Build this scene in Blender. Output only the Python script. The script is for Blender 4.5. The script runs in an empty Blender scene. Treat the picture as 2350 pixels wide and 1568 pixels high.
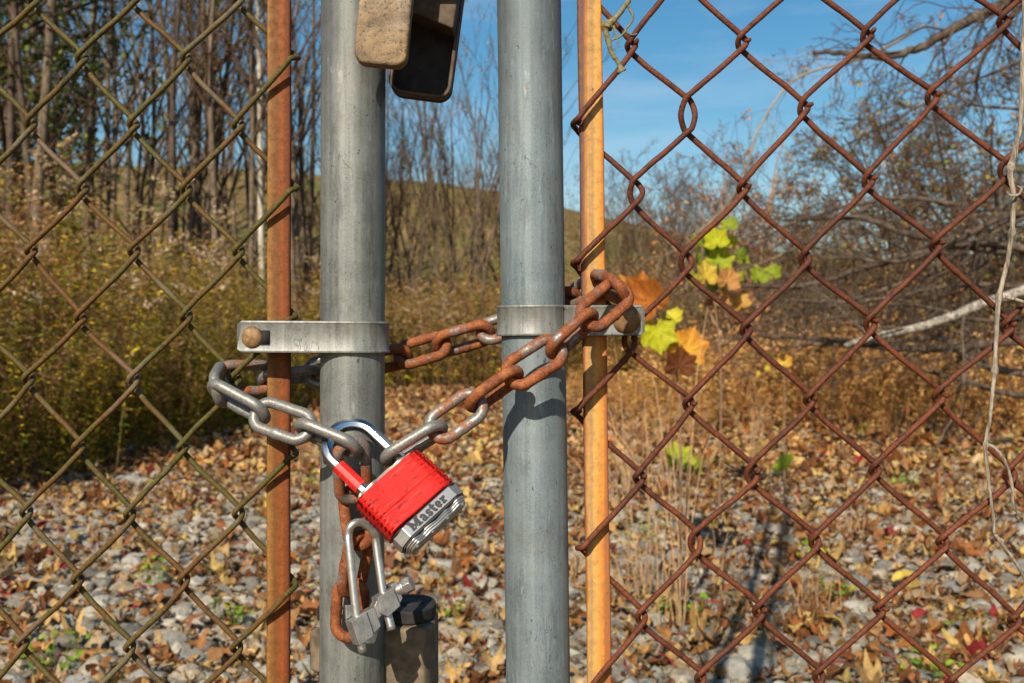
import bpy, bmesh, math, random
import numpy as np
from mathutils import Vector, Matrix, noise as mnoise

# ---------------------------------------------------------------- camera, sky, sun
SC = bpy.context.scene
CH = 1.0            # camera height
D0 = 0.653          # camera to gate plane (y = 0)
FP = 2285.0         # focal length in 2350-wide measuring units
cam_d = bpy.data.cameras.new("camera"); cam = bpy.data.objects.new("camera", cam_d)
SC.collection.objects.link(cam); SC.camera = cam
cam.location = (0, -D0, CH); cam.rotation_euler = (math.radians(90), 0, 0)
cam_d.sensor_width = 36; cam_d.lens = 35.0
cam_d.clip_start = 0.02; cam_d.clip_end = 2000
cam_d.dof.use_dof = True; cam_d.dof.focus_distance = 0.625; cam_d.dof.aperture_fstop = 17.0

SUN_EL, SUN_AZ = 34.0, 17.5     # the sun stands behind the camera, this far to the left of it
W = bpy.data.worlds.new("World"); SC.world = W; W.use_nodes = True
nt = W.node_tree; nt.nodes.clear()
sky = nt.nodes.new("ShaderNodeTexSky"); sky.sky_type = 'NISHITA'; sky.sun_disc = False
sky.sun_elevation = math.radians(SUN_EL); sky.sun_rotation = math.radians(180 + SUN_AZ)
sky.air_density = 1.25; sky.dust_density = 0.8; sky.ozone_density = 2.0; sky.altitude = 200
wb = nt.nodes.new("ShaderNodeBackground"); wo = nt.nodes.new("ShaderNodeOutputWorld")
wb.inputs[1].default_value = 0.078
hs = nt.nodes.new('ShaderNodeHueSaturation'); hs.inputs['Saturation'].default_value = 1.42; hs.inputs['Hue'].default_value = 0.493
nt.links.new(sky.outputs[0], hs.inputs['Color']); 
wtc = nt.nodes.new('ShaderNodeTexCoord'); wmp = nt.nodes.new('ShaderNodeMapping'); wns = nt.nodes.new('ShaderNodeTexNoise'); wrp = nt.nodes.new('ShaderNodeValToRGB'); wmx = nt.nodes.new('ShaderNodeMix')
wmp.inputs['Scale'].default_value = (1.6, 1.6, 9.0); wmp.inputs['Rotation'].default_value = (0, math.radians(14), 0); wns.inputs['Scale'].default_value = 1.3; wns.inputs['Detail'].default_value = 8; wns.inputs['Roughness'].default_value = 0.6
wrp.color_ramp.elements[0].position = 0.50; wrp.color_ramp.elements[0].color = (0, 0, 0, 1); wrp.color_ramp.elements[1].position = 0.78; wrp.color_ramp.elements[1].color = (0.42, 0.42, 0.42, 1)
wmx.data_type = 'RGBA'; wmx.inputs[7].default_value = (7.0, 7.8, 8.8, 1)
nt.links.new(wtc.outputs['Generated'], wmp.inputs[0]); nt.links.new(wmp.outputs[0], wns.inputs[0]); nt.links.new(wns.outputs[0], wrp.inputs[0]); nt.links.new(wrp.outputs[0], wmx.inputs[0])
nt.links.new(hs.outputs[0], wmx.inputs[6]); nt.links.new(wmx.outputs[2], wb.inputs[0]); nt.links.new(wb.outputs[0], wo.inputs[0])
sun_d = bpy.data.lights.new("sun", 'SUN'); sun = bpy.data.objects.new("sun", sun_d); SC.collection.objects.link(sun)
sun_d.energy = 5.0; sun_d.angle = math.radians(0.42); sun_d.color = (1.0, 0.90, 0.76)
_sd = Vector((-math.sin(math.radians(SUN_AZ))*math.cos(math.radians(SUN_EL)),
              -math.cos(math.radians(SUN_AZ))*math.cos(math.radians(SUN_EL)), math.sin(math.radians(SUN_EL))))
sun.rotation_euler = _sd.to_track_quat('Z', 'Y').to_euler()
SC.view_settings.view_transform = 'Standard'; SC.view_settings.look = 'None'
SC.view_settings.exposure = 0.46; SC.view_settings.gamma = 1.0
SC.cycles.max_bounces = 6; SC.cycles.transparent_max_bounces = 4
SC.cycles.glossy_bounces = 3; SC.cycles.diffuse_bounces = 2
SC.cycles.caustics_reflective = False; SC.cycles.caustics_refractive = False

# ---------------------------------------------------------------- helpers
COL = SC.collection
def P(xd, yd, y=0.0):
    """measuring units -> metres on the plane y"""
    k = (D0 + y) / FP
    return np.array([(xd-1175)*k, y, CH-(yd-784)*k])
def sm(a, b, x):
    t = np.clip((x-a)/(b-a), 0, 1); return t*t*(3-2*t)
def norm(v):
    v = np.asarray(v, float); return v/np.linalg.norm(v)
def tag(o, label=None, cat=None, group=None, kind=None):
    if label: o["label"] = label
    if cat: o["category"] = cat
    if group: o["group"] = group
    if kind: o["kind"] = kind
    return o
def empty(name, loc, label, cat, group=None):
    o = bpy.data.objects.new(name, None); COL.objects.link(o); o.location = loc
    o.empty_display_size = 0.05
    return tag(o, label, cat, group)

class MB:
    """collects vertices, faces and a colour per vertex and links them as one mesh object"""
    def __init__(s): s.V=[]; s.F=[]; s.C=[]; s.n=0; s.mi=[]
    def add(s, V, F, c=None, mi=0):
        V = np.asarray(V, float).reshape(-1,3)
        if c is None: c=(1,1,1)
        c = np.asarray(c, float)
        if c.ndim==1: c = np.tile(c,(len(V),1))
        s.V.append(V); s.C.append(c)
        for f in (F if isinstance(F, list) else [F]):
            f = np.asarray(f, np.int64); s.F.append(f+s.n); s.mi.append(np.full(len(f), mi))
        s.n += len(V); return s
    def inst(s, T, M, L, C=None, cs=None):
        """T=(V,F,C) template; M (m,3,3); L (m,3); C (m,3) colour per instance"""
        V,F = T[0],T[1]; tc = T[2] if len(T)>2 else None
        m = len(L); n=len(V)
        VV = np.einsum('mij,nj->mni', M, V)+L[:,None,:]
        if tc is not None: CC = np.broadcast_to(tc[None],(m,n,3)).copy()
        else: CC = np.ones((m,n,3))
        if C is not None: CC = CC*C[:,None,:]
        off = (np.arange(m)*n)[:,None,None]
        FF = []
        for f in (F if isinstance(F,list) else [F]):
            f=np.asarray(f); FF.append((f[None]+off).reshape(-1,f.shape[1]))
        s.add(VV.reshape(-1,3), FF, CC.reshape(-1,3)); return s
    def mesh(s, name, mats, smooth=True, auto=None):
        me = bpy.data.meshes.new(name)
        V = np.concatenate(s.V); C=np.concatenate(s.C)
        lt = np.concatenate([np.full(len(f), f.shape[1]) for f in s.F if len(f)])
        lv = np.concatenate([f.reshape(-1) for f in s.F if len(f)])
        mi = np.concatenate([m for m,f in zip(s.mi,s.F) if len(f)])
        me.vertices.add(len(V)); me.vertices.foreach_set("co", V.astype(np.float32).reshape(-1))
        me.loops.add(len(lv)); me.loops.foreach_set("vertex_index", lv.astype(np.int32))
        me.polygons.add(len(lt)); st = np.concatenate([[0],np.cumsum(lt)[:-1]])
        me.polygons.foreach_set("loop_start", st.astype(np.int32))
        me.polygons.foreach_set("loop_total", lt.astype(np.int32))
        me.polygons.foreach_set("material_index", mi.astype(np.int32))
        me.polygons.foreach_set("use_smooth", np.full(len(lt), bool(smooth)))
        a = me.color_attributes.new("col", 'FLOAT_COLOR', 'POINT')
        a.data.foreach_set("color", np.concatenate([C, np.ones((len(C),1))],1).astype(np.float32).reshape(-1))
        me.update(calc_edges=True); me.validate()
        for m in (mats if isinstance(mats,(list,tuple)) else [mats]): me.materials.append(m)
        return me
    def obj(s, name, mats, parent=None, smooth=True, bevel=None, angle=None):
        o = bpy.data.objects.new(name, s.mesh(name, mats, smooth)); COL.objects.link(o)
        if parent is not None: o.parent = parent; o.matrix_parent_inverse = Matrix()
        if bevel:
            b = o.modifiers.new("bevel",'BEVEL'); b.width=bevel; b.segments=3; b.limit_method='ANGLE'; b.angle_limit=math.radians(40)
            o.modifiers.new("wn",'WEIGHTED_NORMAL')
        return o

def tube(pts, rad, k=8, closed=False, caps=True, ref=None):
    pts = np.asarray(pts,float); n=len(pts); rad=np.broadcast_to(np.asarray(rad,float),(n,))
    if closed: T = np.roll(pts,-1,0)-np.roll(pts,1,0)
    else:
        T = np.empty_like(pts); T[1:-1]=pts[2:]-pts[:-2]; T[0]=pts[1]-pts[0]; T[-1]=pts[-1]-pts[-2]
    T /= np.maximum(np.linalg.norm(T,axis=1,keepdims=True),1e-12)
    if ref is not None:
        N = np.cross(np.broadcast_to(ref,T.shape),T)
    elif n <= 14 or closed:
        a = np.abs(T).mean(0); r = np.eye(3)[np.argmin(a)]; N = np.cross(np.broadcast_to(r,T.shape),T)
    else:
        N = np.empty_like(T); v = np.cross(T[0], np.eye(3)[np.argmin(np.abs(T[0]))]); v/=np.linalg.norm(v); N[0]=v
        for i in range(1,n):
            v = v - T[i]*np.dot(v,T[i]); v/=np.linalg.norm(v); N[i]=v
    N /= np.maximum(np.linalg.norm(N,axis=1,keepdims=True),1e-12)
    B = np.cross(T,N)
    a = np.arange(k)*2*math.pi/k
    V = pts[:,None,:]+rad[:,None,None]*(np.cos(a)[None,:,None]*N[:,None,:]+np.sin(a)[None,:,None]*B[:,None,:])
    m = n if closed else n-1
    i = np.arange(m)[:,None]; j=np.arange(k)[None,:]; i2=(i+1)%n; j2=(j+1)%k
    F = np.stack([i*k+j, i*k+j2, i2*k+j2, i2*k+j],-1).reshape(-1,4)
    V = V.reshape(-1,3)
    if caps and not closed:
        V = np.concatenate([V, pts[:1], pts[-1:]]); c0=len(V)-2; c1=c0+1; jj=np.arange(k); 
        tri = np.concatenate([np.stack([np.full(k,c0),(jj+1)%k,jj],-1), np.stack([np.full(k,c1),(n-1)*k+jj,(n-1)*k+(jj+1)%k],-1)])
        return V,[F,tri]
    return V,[F]
def catmull(pts, per=6, closed=False):
    p = np.asarray(pts,float); n=len(p)
    if closed: q = np.concatenate([p[-1:],p,p[:2]])
    else: q = np.concatenate([2*p[:1]-p[1:2],p,2*p[-1:]-p[-2:-1]])
    out=[]; t=np.linspace(0,1,per,endpoint=False)[:,None]
    for i in range(n if closed else n-1):
        a,b,c,d = q[i],q[i+1],q[i+2],q[i+3]
        out.append(0.5*((2*b)+(-a+c)*t+(2*a-5*b+4*c-d)*t*t+(-a+3*b-3*c+d)*t**3))
    r=np.concatenate(out)
    return r if closed else np.concatenate([r,p[-1:]])
def box(x0,x1,y0,y1,z0,z1):
    V=np.array([(x,y,z) for x in (x0,x1) for y in (y0,y1) for z in (z0,z1)],float)
    return V,[np.array([(0,1,3,2),(4,6,7,5),(0,4,5,1),(2,3,7,6),(0,2,6,4),(1,5,7,3)])]
def extrude_poly(poly, z0, z1, axes=None):
    """closed 2-D outline -> prism; axes = 3x3 columns (u,v,w)"""
    p=np.asarray(poly,float); n=len(p)
    V=np.concatenate([np.c_[p,np.full(n,z0)],np.c_[p,np.full(n,z1)]])
    if axes is not None: V=V@np.asarray(axes,float).T
    i=np.arange(n); j=(i+1)%n
    return V,[np.stack([i,j,j+n,i+n],-1), np.array([i[::-1]]), np.array([i+n])]
def rrect(w,h,r,seg=5,cx=0,cy=0):
    out=[]
    for (sx,sy,a0) in ((1,1,0),(-1,1,90),(-1,-1,180),(1,-1,270)):
        for t in range(seg+1):
            a=math.radians(a0+90*t/seg); out.append((cx+sx*(w/2-r)+r*math.cos(a), cy+sy*(h/2-r)+r*math.sin(a)))
    return np.array(out)
def rotm(m, rng, tilt=0.3, s=None):
    """m random matrices: any heading, tilt about a horizontal axis (radians std), scale s"""
    a=rng.uniform(0,2*math.pi,m); b=rng.normal(0,tilt,m); g=rng.uniform(0,2*math.pi,m)
    ca,sa,cb,sb,cg,sg=np.cos(a),np.sin(a),np.cos(b),np.sin(b),np.cos(g),np.sin(g)
    z=np.zeros(m); o=np.ones(m)
    Rz=np.stack([np.stack([ca,-sa,z],-1),np.stack([sa,ca,z],-1),np.stack([z,z,o],-1)],1)
    Rx=np.stack([np.stack([o,z,z],-1),np.stack([z,cb,-sb],-1),np.stack([z,sb,cb],-1)],1)
    Rg=np.stack([np.stack([cg,-sg,z],-1),np.stack([sg,cg,z],-1),np.stack([z,z,o],-1)],1)
    M=Rz@Rx@Rg
    if s is not None: M=M*np.asarray(s).reshape(-1,1,1) if np.ndim(s)==1 else M*s[:,None,:]
    return M

# ---------------------------------------------------------------- materials
class NT:
    def __init__(s, name):
        s.m=bpy.data.materials.new(name); s.m.use_nodes=True; s.t=s.m.node_tree
        s.b=s.t.nodes["Principled BSDF"]
        s.tc=s.t.nodes.new("ShaderNodeTexCoord"); s.oi=None
    def n(s,typ,**kw):
        x=s.t.nodes.new(typ)
        for k,v in kw.items(): setattr(x,k,v)
        return x
    def set(s,sock,v):
        if hasattr(v,'links') or isinstance(v,bpy.types.NodeSocket): s.t.links.new(v,sock)
        elif isinstance(v,(tuple,list)) and len(v)==3 and sock.type=='RGBA': sock.default_value=(*v,1)
        else: sock.default_value=v
    def vec(s, scale=(1,1,1), rnd=False, loc=(0,0,0), src='Object'):
        m=s.n("ShaderNodeMapping"); s.t.links.new(s.tc.outputs[src],m.inputs[0]); m.inputs['Scale'].default_value=scale; m.inputs['Location'].default_value=loc
        return m.outputs[0]
    def rand(s):
        if s.oi is None: s.oi=s.n("ShaderNodeObjectInfo")
        return s.oi.outputs['Random']
    def noise(s, scale, detail=4, vec=None, rough=0.55, rnd=False, dist=0.0):
        x=s.n("ShaderNodeTexNoise"); x.noise_dimensions='4D' if rnd else '3D'
        s.t.links.new(vec if vec is not None else s.tc.outputs['Object'],x.inputs['Vector'])
        x.inputs['Scale'].default_value=scale; x.inputs['Detail'].default_value=detail; x.inputs['Roughness'].default_value=rough; x.inputs['Distortion'].default_value=dist
        if rnd: s.set(x.inputs['W'], s.math('MULTIPLY', s.rand(), 40.0))
        return x.outputs['Fac']
    def voro(s, scale, vec=None, feature='F1', out='Distance'):
        x=s.n("ShaderNodeTexVoronoi",feature=feature); s.t.links.new(vec if vec is not None else s.tc.outputs['Object'],x.inputs['Vector'])
        x.inputs['Scale'].default_value=scale; return x.outputs[out]
    def math(s,op,a,b=0.0,clamp=False):
        x=s.n("ShaderNodeMath",operation=op); x.use_clamp=clamp; s.set(x.inputs[0],a); s.set(x.inputs[1],b); return x.outputs[0]
    def ramp(s,f,stops,interp='LINEAR'):
        x=s.n("ShaderNodeValToRGB"); x.color_ramp.interpolation=interp; e=x.color_ramp.elements
        while len(e)<len(stops): e.new(0.5)
        for el,(p,c) in zip(e,stops):
            el.position=p; el.color=(c,c,c,1) if not isinstance(c,(tuple,list)) else (*c,1)
        s.set(x.inputs[0],f); return x.outputs[0]
    def mix(s,f,a,b,mode='MIX'):
        x=s.n("ShaderNodeMix",data_type='RGBA',blend_type=mode); s.set(x.inputs[0],f); s.set(x.inputs[6],a); s.set(x.inputs[7],b); return x.outputs[2]
    def attr(s,name="col"):
        x=s.n("ShaderNodeAttribute",attribute_name=name); return x.outputs['Color']
    def bump(s,h,dist,strength=1.0):
        x=s.n("ShaderNodeBump"); s.set(x.inputs['Height'],h); x.inputs['Distance'].default_value=dist; x.inputs['Strength'].default_value=strength
        s.t.links.new(x.outputs[0],s.b.inputs['Normal'])
    def out(s,color=None,rough=None,metal=None,**kw):
        if color is not None: s.set(s.b.inputs['Base Color'],color)
        if rough is not None: s.set(s.b.inputs['Roughness'],rough)
        if metal is not None: s.set(s.b.inputs['Metallic'],metal)
        for k,v in kw.items(): s.set(s.b.inputs[k.replace('_',' ')],v)
        return s.m

def m_galv(name, c0, c1, dirt=(0.16,0.12,0.07), metal=0.42, rough=0.52, dirt_amt=0.5):
    s=NT(name)
    streak=s.noise(1.0,5,s.vec((260,260,9)),0.6)
    blot=s.noise(30,7,rough=0.68); fine=s.noise(900,3); dn=s.noise(70,8,rough=0.7); big=s.noise(7,3,s.vec((1,1,0.5),loc=(3,1,7)))
    base=s.mix(s.ramp(s.math('ADD',s.math('MULTIPLY',streak,0.55),s.math('MULTIPLY',blot,0.5)),[(0.42,0.0),(0.62,1.0)]),c0,c1)
    base=s.mix(s.ramp(fine,[(0.35,0.0),(0.65,0.30)]),base,tuple(x*1.45 for x in c1))
    base=s.mix(s.ramp(big,[(0.42,0.0),(0.62,0.5)]),base,tuple(x*0.55 for x in c0))
    stain=s.ramp(s.noise(1.0,6,s.vec((90,90,14),loc=(4,4,2)),0.7),[(0.56,0.0),(0.66,1.0)])
    base=s.mix(s.math('MULTIPLY',stain,0.45),base,tuple(x*0.45 for x in c0))
    pale=s.ramp(s.noise(1.0,5,s.vec((140,140,30),loc=(8,1,6)),0.7),[(0.60,0.0),(0.68,1.0)])
    base=s.mix(s.math('MULTIPLY',pale,0.5),base,tuple(min(1,x*1.5) for x in c1))
    spots=s.ramp(s.noise(330,2,s.vec((1,1,0.6))),[(0.68,0.0),(0.73,1.0)])
    base=s.mix(s.math('MULTIPLY',spots,0.8),base,tuple(x*0.35 for x in c0))
    base=s.mix(s.math('MULTIPLY',s.ramp(dn,[(0.52,0.0),(0.72,1.0)]),dirt_amt),base,dirt)
    rust=s.ramp(s.noise(160,3,s.vec((1,1,0.4),loc=(9,2,4))),[(0.70,0.0),(0.76,1.0)])
    base=s.mix(s.math('MULTIPLY',rust,0.5),base,(0.26,0.10,0.03))
    # scratches: thin wavy lines
    sv=s.n("ShaderNodeTexWave"); s.t.links.new(s.vec((1,1,0.35)),sv.inputs[0]); sv.inputs['Scale'].default_value=34; sv.inputs['Distortion'].default_value=26; sv.inputs['Detail'].default_value=4; sv.inputs['Detail Scale'].default_value=3
    scr=s.math('MULTIPLY',s.ramp(sv.outputs['Fac'],[(0.0,1.0),(0.022,0.0)]),s.ramp(s.noise(26,2,s.vec((1,1,1),loc=(5,5,5))),[(0.56,0.0),(0.62,1.0)]))
    base=s.mix(s.math('MULTIPLY',scr,0.65),base,tuple(x*0.4 for x in c0))
    s.bump(s.math('ADD',s.math('MULTIPLY',fine,0.35),s.math('SUBTRACT',dn,s.math('MULTIPLY',scr,0.6))),0.00025,0.6)
    return s.out(base,s.math('ADD',s.math('MULTIPLY',blot,0.25),rough-0.1),metal)

def m_bar(name, stops, spot=(0.10,0.03,0.012)):
    """rusted flat bar: stripes across its width (object x), streaks down its length"""
    s=NT(name)
    sep=s.n("ShaderNodeSeparateXYZ"); s.t.links.new(s.tc.outputs['Object'],sep.inputs[0])
    u=s.math('ADD',s.math('MULTIPLY',sep.outputs[0],1/0.016),0.5)
    st=s.noise(1.0,5,s.vec((420,420,5)),0.6); bl=s.noise(40,6)
    u=s.math('ADD',u,s.math('MULTIPLY',s.math('SUBTRACT',st,0.5),0.34)); u=s.math('ADD',u,s.math('MULTIPLY',s.math('SUBTRACT',bl,0.5),0.20))
    c=s.ramp(u,stops)
    g=s.noise(700,4); g2=s.noise(190,5,rough=0.7)
    c=s.mix(s.ramp(g2,[(0.42,0.0),(0.72,0.7)]),c,tuple(x*0.52 for x in stops[len(stops)//2][1]))
    c=s.mix(s.ramp(g,[(0.58,0.0),(0.8,0.25)]),c,(0.55,0.26,0.08))
    sp=s.ramp(s.noise(420,2,s.vec((1,1,0.8),loc=(2,8,1))),[(0.70,0.0),(0.75,1.0)])
    c=s.mix(s.math('MULTIPLY',sp,0.8),c,spot)
    s.bump(s.math('SUBTRACT',g2,s.math('MULTIPLY',sp,0.5)),0.0003,0.8)
    return s.out(c,s.ramp(g2,[(0.3,0.5),(0.7,0.8)]),0.0,Specular_IOR_Level=0.22)

def m_chain(name, bias):
    s=NT(name)
    n1=s.noise(120,6,rnd=True,rough=0.65); n2=s.noise(900,3,rnd=True); n3=s.noise(45,3,rnd=True)
    rf=s.ramp(s.math('ADD',s.math('ADD',s.math('MULTIPLY',n1,0.8),s.math('MULTIPLY',n3,0.6)),bias-0.7),[(0.42,0.0),(0.55,1.0)])
    steel=s.mix(s.ramp(n2,[(0.35,0.0),(0.65,1.0)]),(0.15,0.145,0.13),(0.27,0.26,0.235))
    rust=s.ramp(s.math('ADD',s.math('MULTIPLY',n1,0.6),s.math('MULTIPLY',n2,0.4)),[(0.36,(0.06,0.018,0.008)),(0.48,(0.17,0.048,0.015)),(0.62,(0.31,0.105,0.03)),(0.78,(0.44,0.24,0.12))])
    c=s.mix(rf,steel,rust)
    s.bump(s.math('ADD',n1,s.math('MULTIPLY',n2,0.35)),0.0004,0.8)
    return s.out(c,s.ramp(rf,[(0.0,0.44),(1.0,0.72)]),s.math('MULTIPLY',s.math('SUBTRACT',1.0,rf),0.45),Specular_IOR_Level=0.3)

def m_wire(name, a, b, c3, grey=0.0):
    s=NT(name)
    big=s.noise(9,4); n1=s.noise(60,5); n2=s.noise(600,4,rough=0.7)
    c=s.mix(s.ramp(s.math('ADD',s.math('MULTIPLY',big,0.6),s.math('MULTIPLY',n1,0.4)),[(0.44,0.0),(0.56,1.0)]),a,b)
    c=s.mix(s.ramp(n2,[(0.4,0.0),(0.7,0.85)]),c,c3); c=s.mix(s.ramp(s.noise(150,5,s.vec(loc=(1,5,2)),0.7),[(0.52,0.0),(0.66,0.8)]),c,c3)
    if grey>0:
        c=s.mix(s.math('MULTIPLY',s.ramp(s.noise(14,4,s.vec(loc=(7,0,3))),[(0.54,0.0),(0.62,1.0)]),grey),c,(0.24,0.23,0.20))
    s.bump(s.math('ADD',n2,n1),0.00045,1.0)
    return s.out(c,0.62,0.0,Specular_IOR_Level=0.22)

def m_simple(name, c, rough=0.6, metal=0.0, var=0.25, scale=60, bump=0.0003, **kw):
    s=NT(name); n=s.noise(scale,5,rnd=True)
    col=s.mix(s.ramp(n,[(0.35,0.0),(0.68,1.0)]),tuple(x*(1-var) for x in c),tuple(min(1,x*(1+var)) for x in c))
    if bump: s.bump(n,bump,0.8)
    return s.out(col,rough,metal,**kw)
def m_attr(name, rough=0.8, scale=30, var=0.35, bump=0.0, transl=0.0, spots=False):
    """colour comes from the thing itself (one colour per leaf, stone or stalk)"""
    s=NT(name); n=s.noise(scale,4)
    c=s.mix(1.0,s.attr(),s.mix(s.ramp(n,[(0.3,0.0),(0.7,1.0)]),(1-var,)*3,(1+var*0.6,)*3),'MULTIPLY')
    if spots: c=s.mix(s.ramp(s.noise(75,5,rough=0.7),[(0.60,0.0),(0.66,0.75)]),c,(0.16,0.075,0.02))
    if bump: s.bump(n,bump,1.0)
    m=s.out(c,rough,0.0,Specular_IOR_Level=0.15)
    if transl>0:
        t=s.n("ShaderNodeBsdfTranslucent"); s.t.links.new(c,t.inputs[0]); mx=s.n("ShaderNodeMixShader"); mx.inputs[0].default_value=transl
        s.t.links.new(s.b.outputs[0],mx.inputs[1]); s.t.links.new(t.outputs[0],mx.inputs[2])
        s.t.links.new(mx.outputs[0],s.t.nodes["Material Output"].inputs[0])
    return m
M={}
M['post_left']=m_galv("galvanised_warm",(0.105,0.112,0.105),(0.225,0.232,0.212),dirt=(0.11,0.095,0.065))
M['post_right']=m_galv("galvanised_cool",(0.115,0.145,0.155),(0.205,0.245,0.25),dirt=(0.16,0.145,0.11),dirt_amt=0.35,rough=0.6)
M['band']=m_galv("galvanised_band",(0.115,0.12,0.11),(0.24,0.243,0.22),dirt=(0.12,0.10,0.07),metal=0.3)
M['bar_left']=m_bar("rusty_bar_brown",[(0.0,(0.14,0.06,0.02)),(0.12,(0.27,0.13,0.03)),(0.30,(0.17,0.07,0.018)),(0.45,(0.155,0.056,0.014)),(0.66,(0.24,0.062,0.010)),(0.9,(0.13,0.035,0.014))])  # light ochre stop near the left edge paints in the sunlit bevel
M['bar_right']=m_bar("rusty_bar_orange",[(0.0,(0.12,0.05,0.04)),(0.13,(0.26,0.09,0.035)),(0.22,(0.47,0.24,0.065)),(0.40,(0.36,0.225,0.095)),(0.55,(0.60,0.31,0.075)),(0.80,(0.62,0.23,0.035)),(0.95,(0.34,0.11,0.035))])
M['chain_a']=m_chain("chain_grey",0.25); M['chain_b']=m_chain("chain_speckled",0.47); M['chain_c']=m_chain("chain_rusty",0.60); M['chain_d']=m_chain("chain_all_rust",0.68)
M['wire_left']=m_wire("wire_algae",(0.088,0.080,0.016),(0.135,0.060,0.015),(0.034,0.027,0.009),grey=0.2)
M['wire_right']=m_wire("wire_rust",(0.165,0.046,0.018),(0.10,0.030,0.014),(0.035,0.013,0.008))

# ================================================================ the two gate leaves
def part(mb, name, mat, parent, origin=None, smooth=True, bevel=None):
    """mesh given in world metres; origin moves the object's own origin (procedural textures hang on it)"""
    origin = np.zeros(3) if origin is None else np.asarray(origin,float)
    mb.V=[v-origin for v in mb.V]
    o=mb.obj(name,mat,parent,smooth,bevel)
    base=Vector((0,0,0))
    q=parent
    while q is not None: base=base+q.location; q=q.parent
    o.location=Vector(origin)-base
    return o
def leaning(x_top, x_bot, y=0.0, z0=0.06, z1=3.75):
    """world x of something upright whose picture x is known at the top and the bottom of the frame"""
    a=P(x_top,0,y); b=P(x_bot,1568,y); s=(a[0]-b[0])/(a[2]-b[2])
    return lambda z: b[0]+s*(z-b[2])

fx_pl=leaning(811.5,807.5); fx_pr=leaning(1214,1235); fx_bl=leaning(639,636.5); fx_br=leaning(1353,1376.5)
R=0.021
gl=empty("gate_leaf",(fx_pl(0.06),0,0.06),"left gate leaf with warm grey post, brown rusted bar and olive green wire mesh","gate","chain-link gate leaves")
gr=empty("gate_leaf",(fx_pr(0.06),0,0.06),"right gate leaf with bluish grey post, orange rusted bar and red-brown wire mesh","gate","chain-link gate leaves")
def pipe(fx, parent, mat, z0=0.06, z1=3.75):  # posts, bars and mesh stretched upward out of view to lengthen the ground shadow
    zs=np.linspace(z0,z1,80); mb=MB(); mb.add(*tube(np.c_[[fx(z) for z in zs],np.zeros(80),zs],R,48,ref=(0,1,0)))
    o=part(mb,"gate_post",mat,parent,(fx(1.0),0,1.0)); return o
pipe(fx_pl,gl,M['post_left']); pipe(fx_pr,gr,M['post_right'])
def flatbar(fx, parent, mat, w, t, rz, z0=0.10, z1=3.70):
    pr=rrect(w,t,0.0017,4); mb=MB(); zs=np.linspace(z0,z1,50)
    ca,sa=math.cos(rz),math.sin(rz); q=np.c_[pr[:,0]*ca-pr[:,1]*sa, pr[:,0]*sa+pr[:,1]*ca]
    V=np.concatenate([np.c_[q[:,0]+fx(z)+0.0002*math.sin(z*40),q[:,1]+0.003,np.full(len(q),z)] for z in zs])
    n=len(q); i=np.arange(len(zs)-1)[:,None]; j=np.arange(n)[None]; j2=(j+1)%n
    F=np.stack([i*n+j,i*n+j2,(i+1)*n+j2,(i+1)*n+j],-1).reshape(-1,4)
    mb.add(V,[F,np.array([np.arange(n)[::-1]]),np.array([np.arange(n)+n*(len(zs)-1)])])
    return part(mb,"tension_bar",mat,parent,(fx(1.0),0,1.0))
flatbar(fx_bl,gl,M['bar_left'],0.0152,0.0055,math.radians(7)); flatbar(fx_br,gr,M['bar_right'],0.0160,0.0055,math.radians(4))

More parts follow.
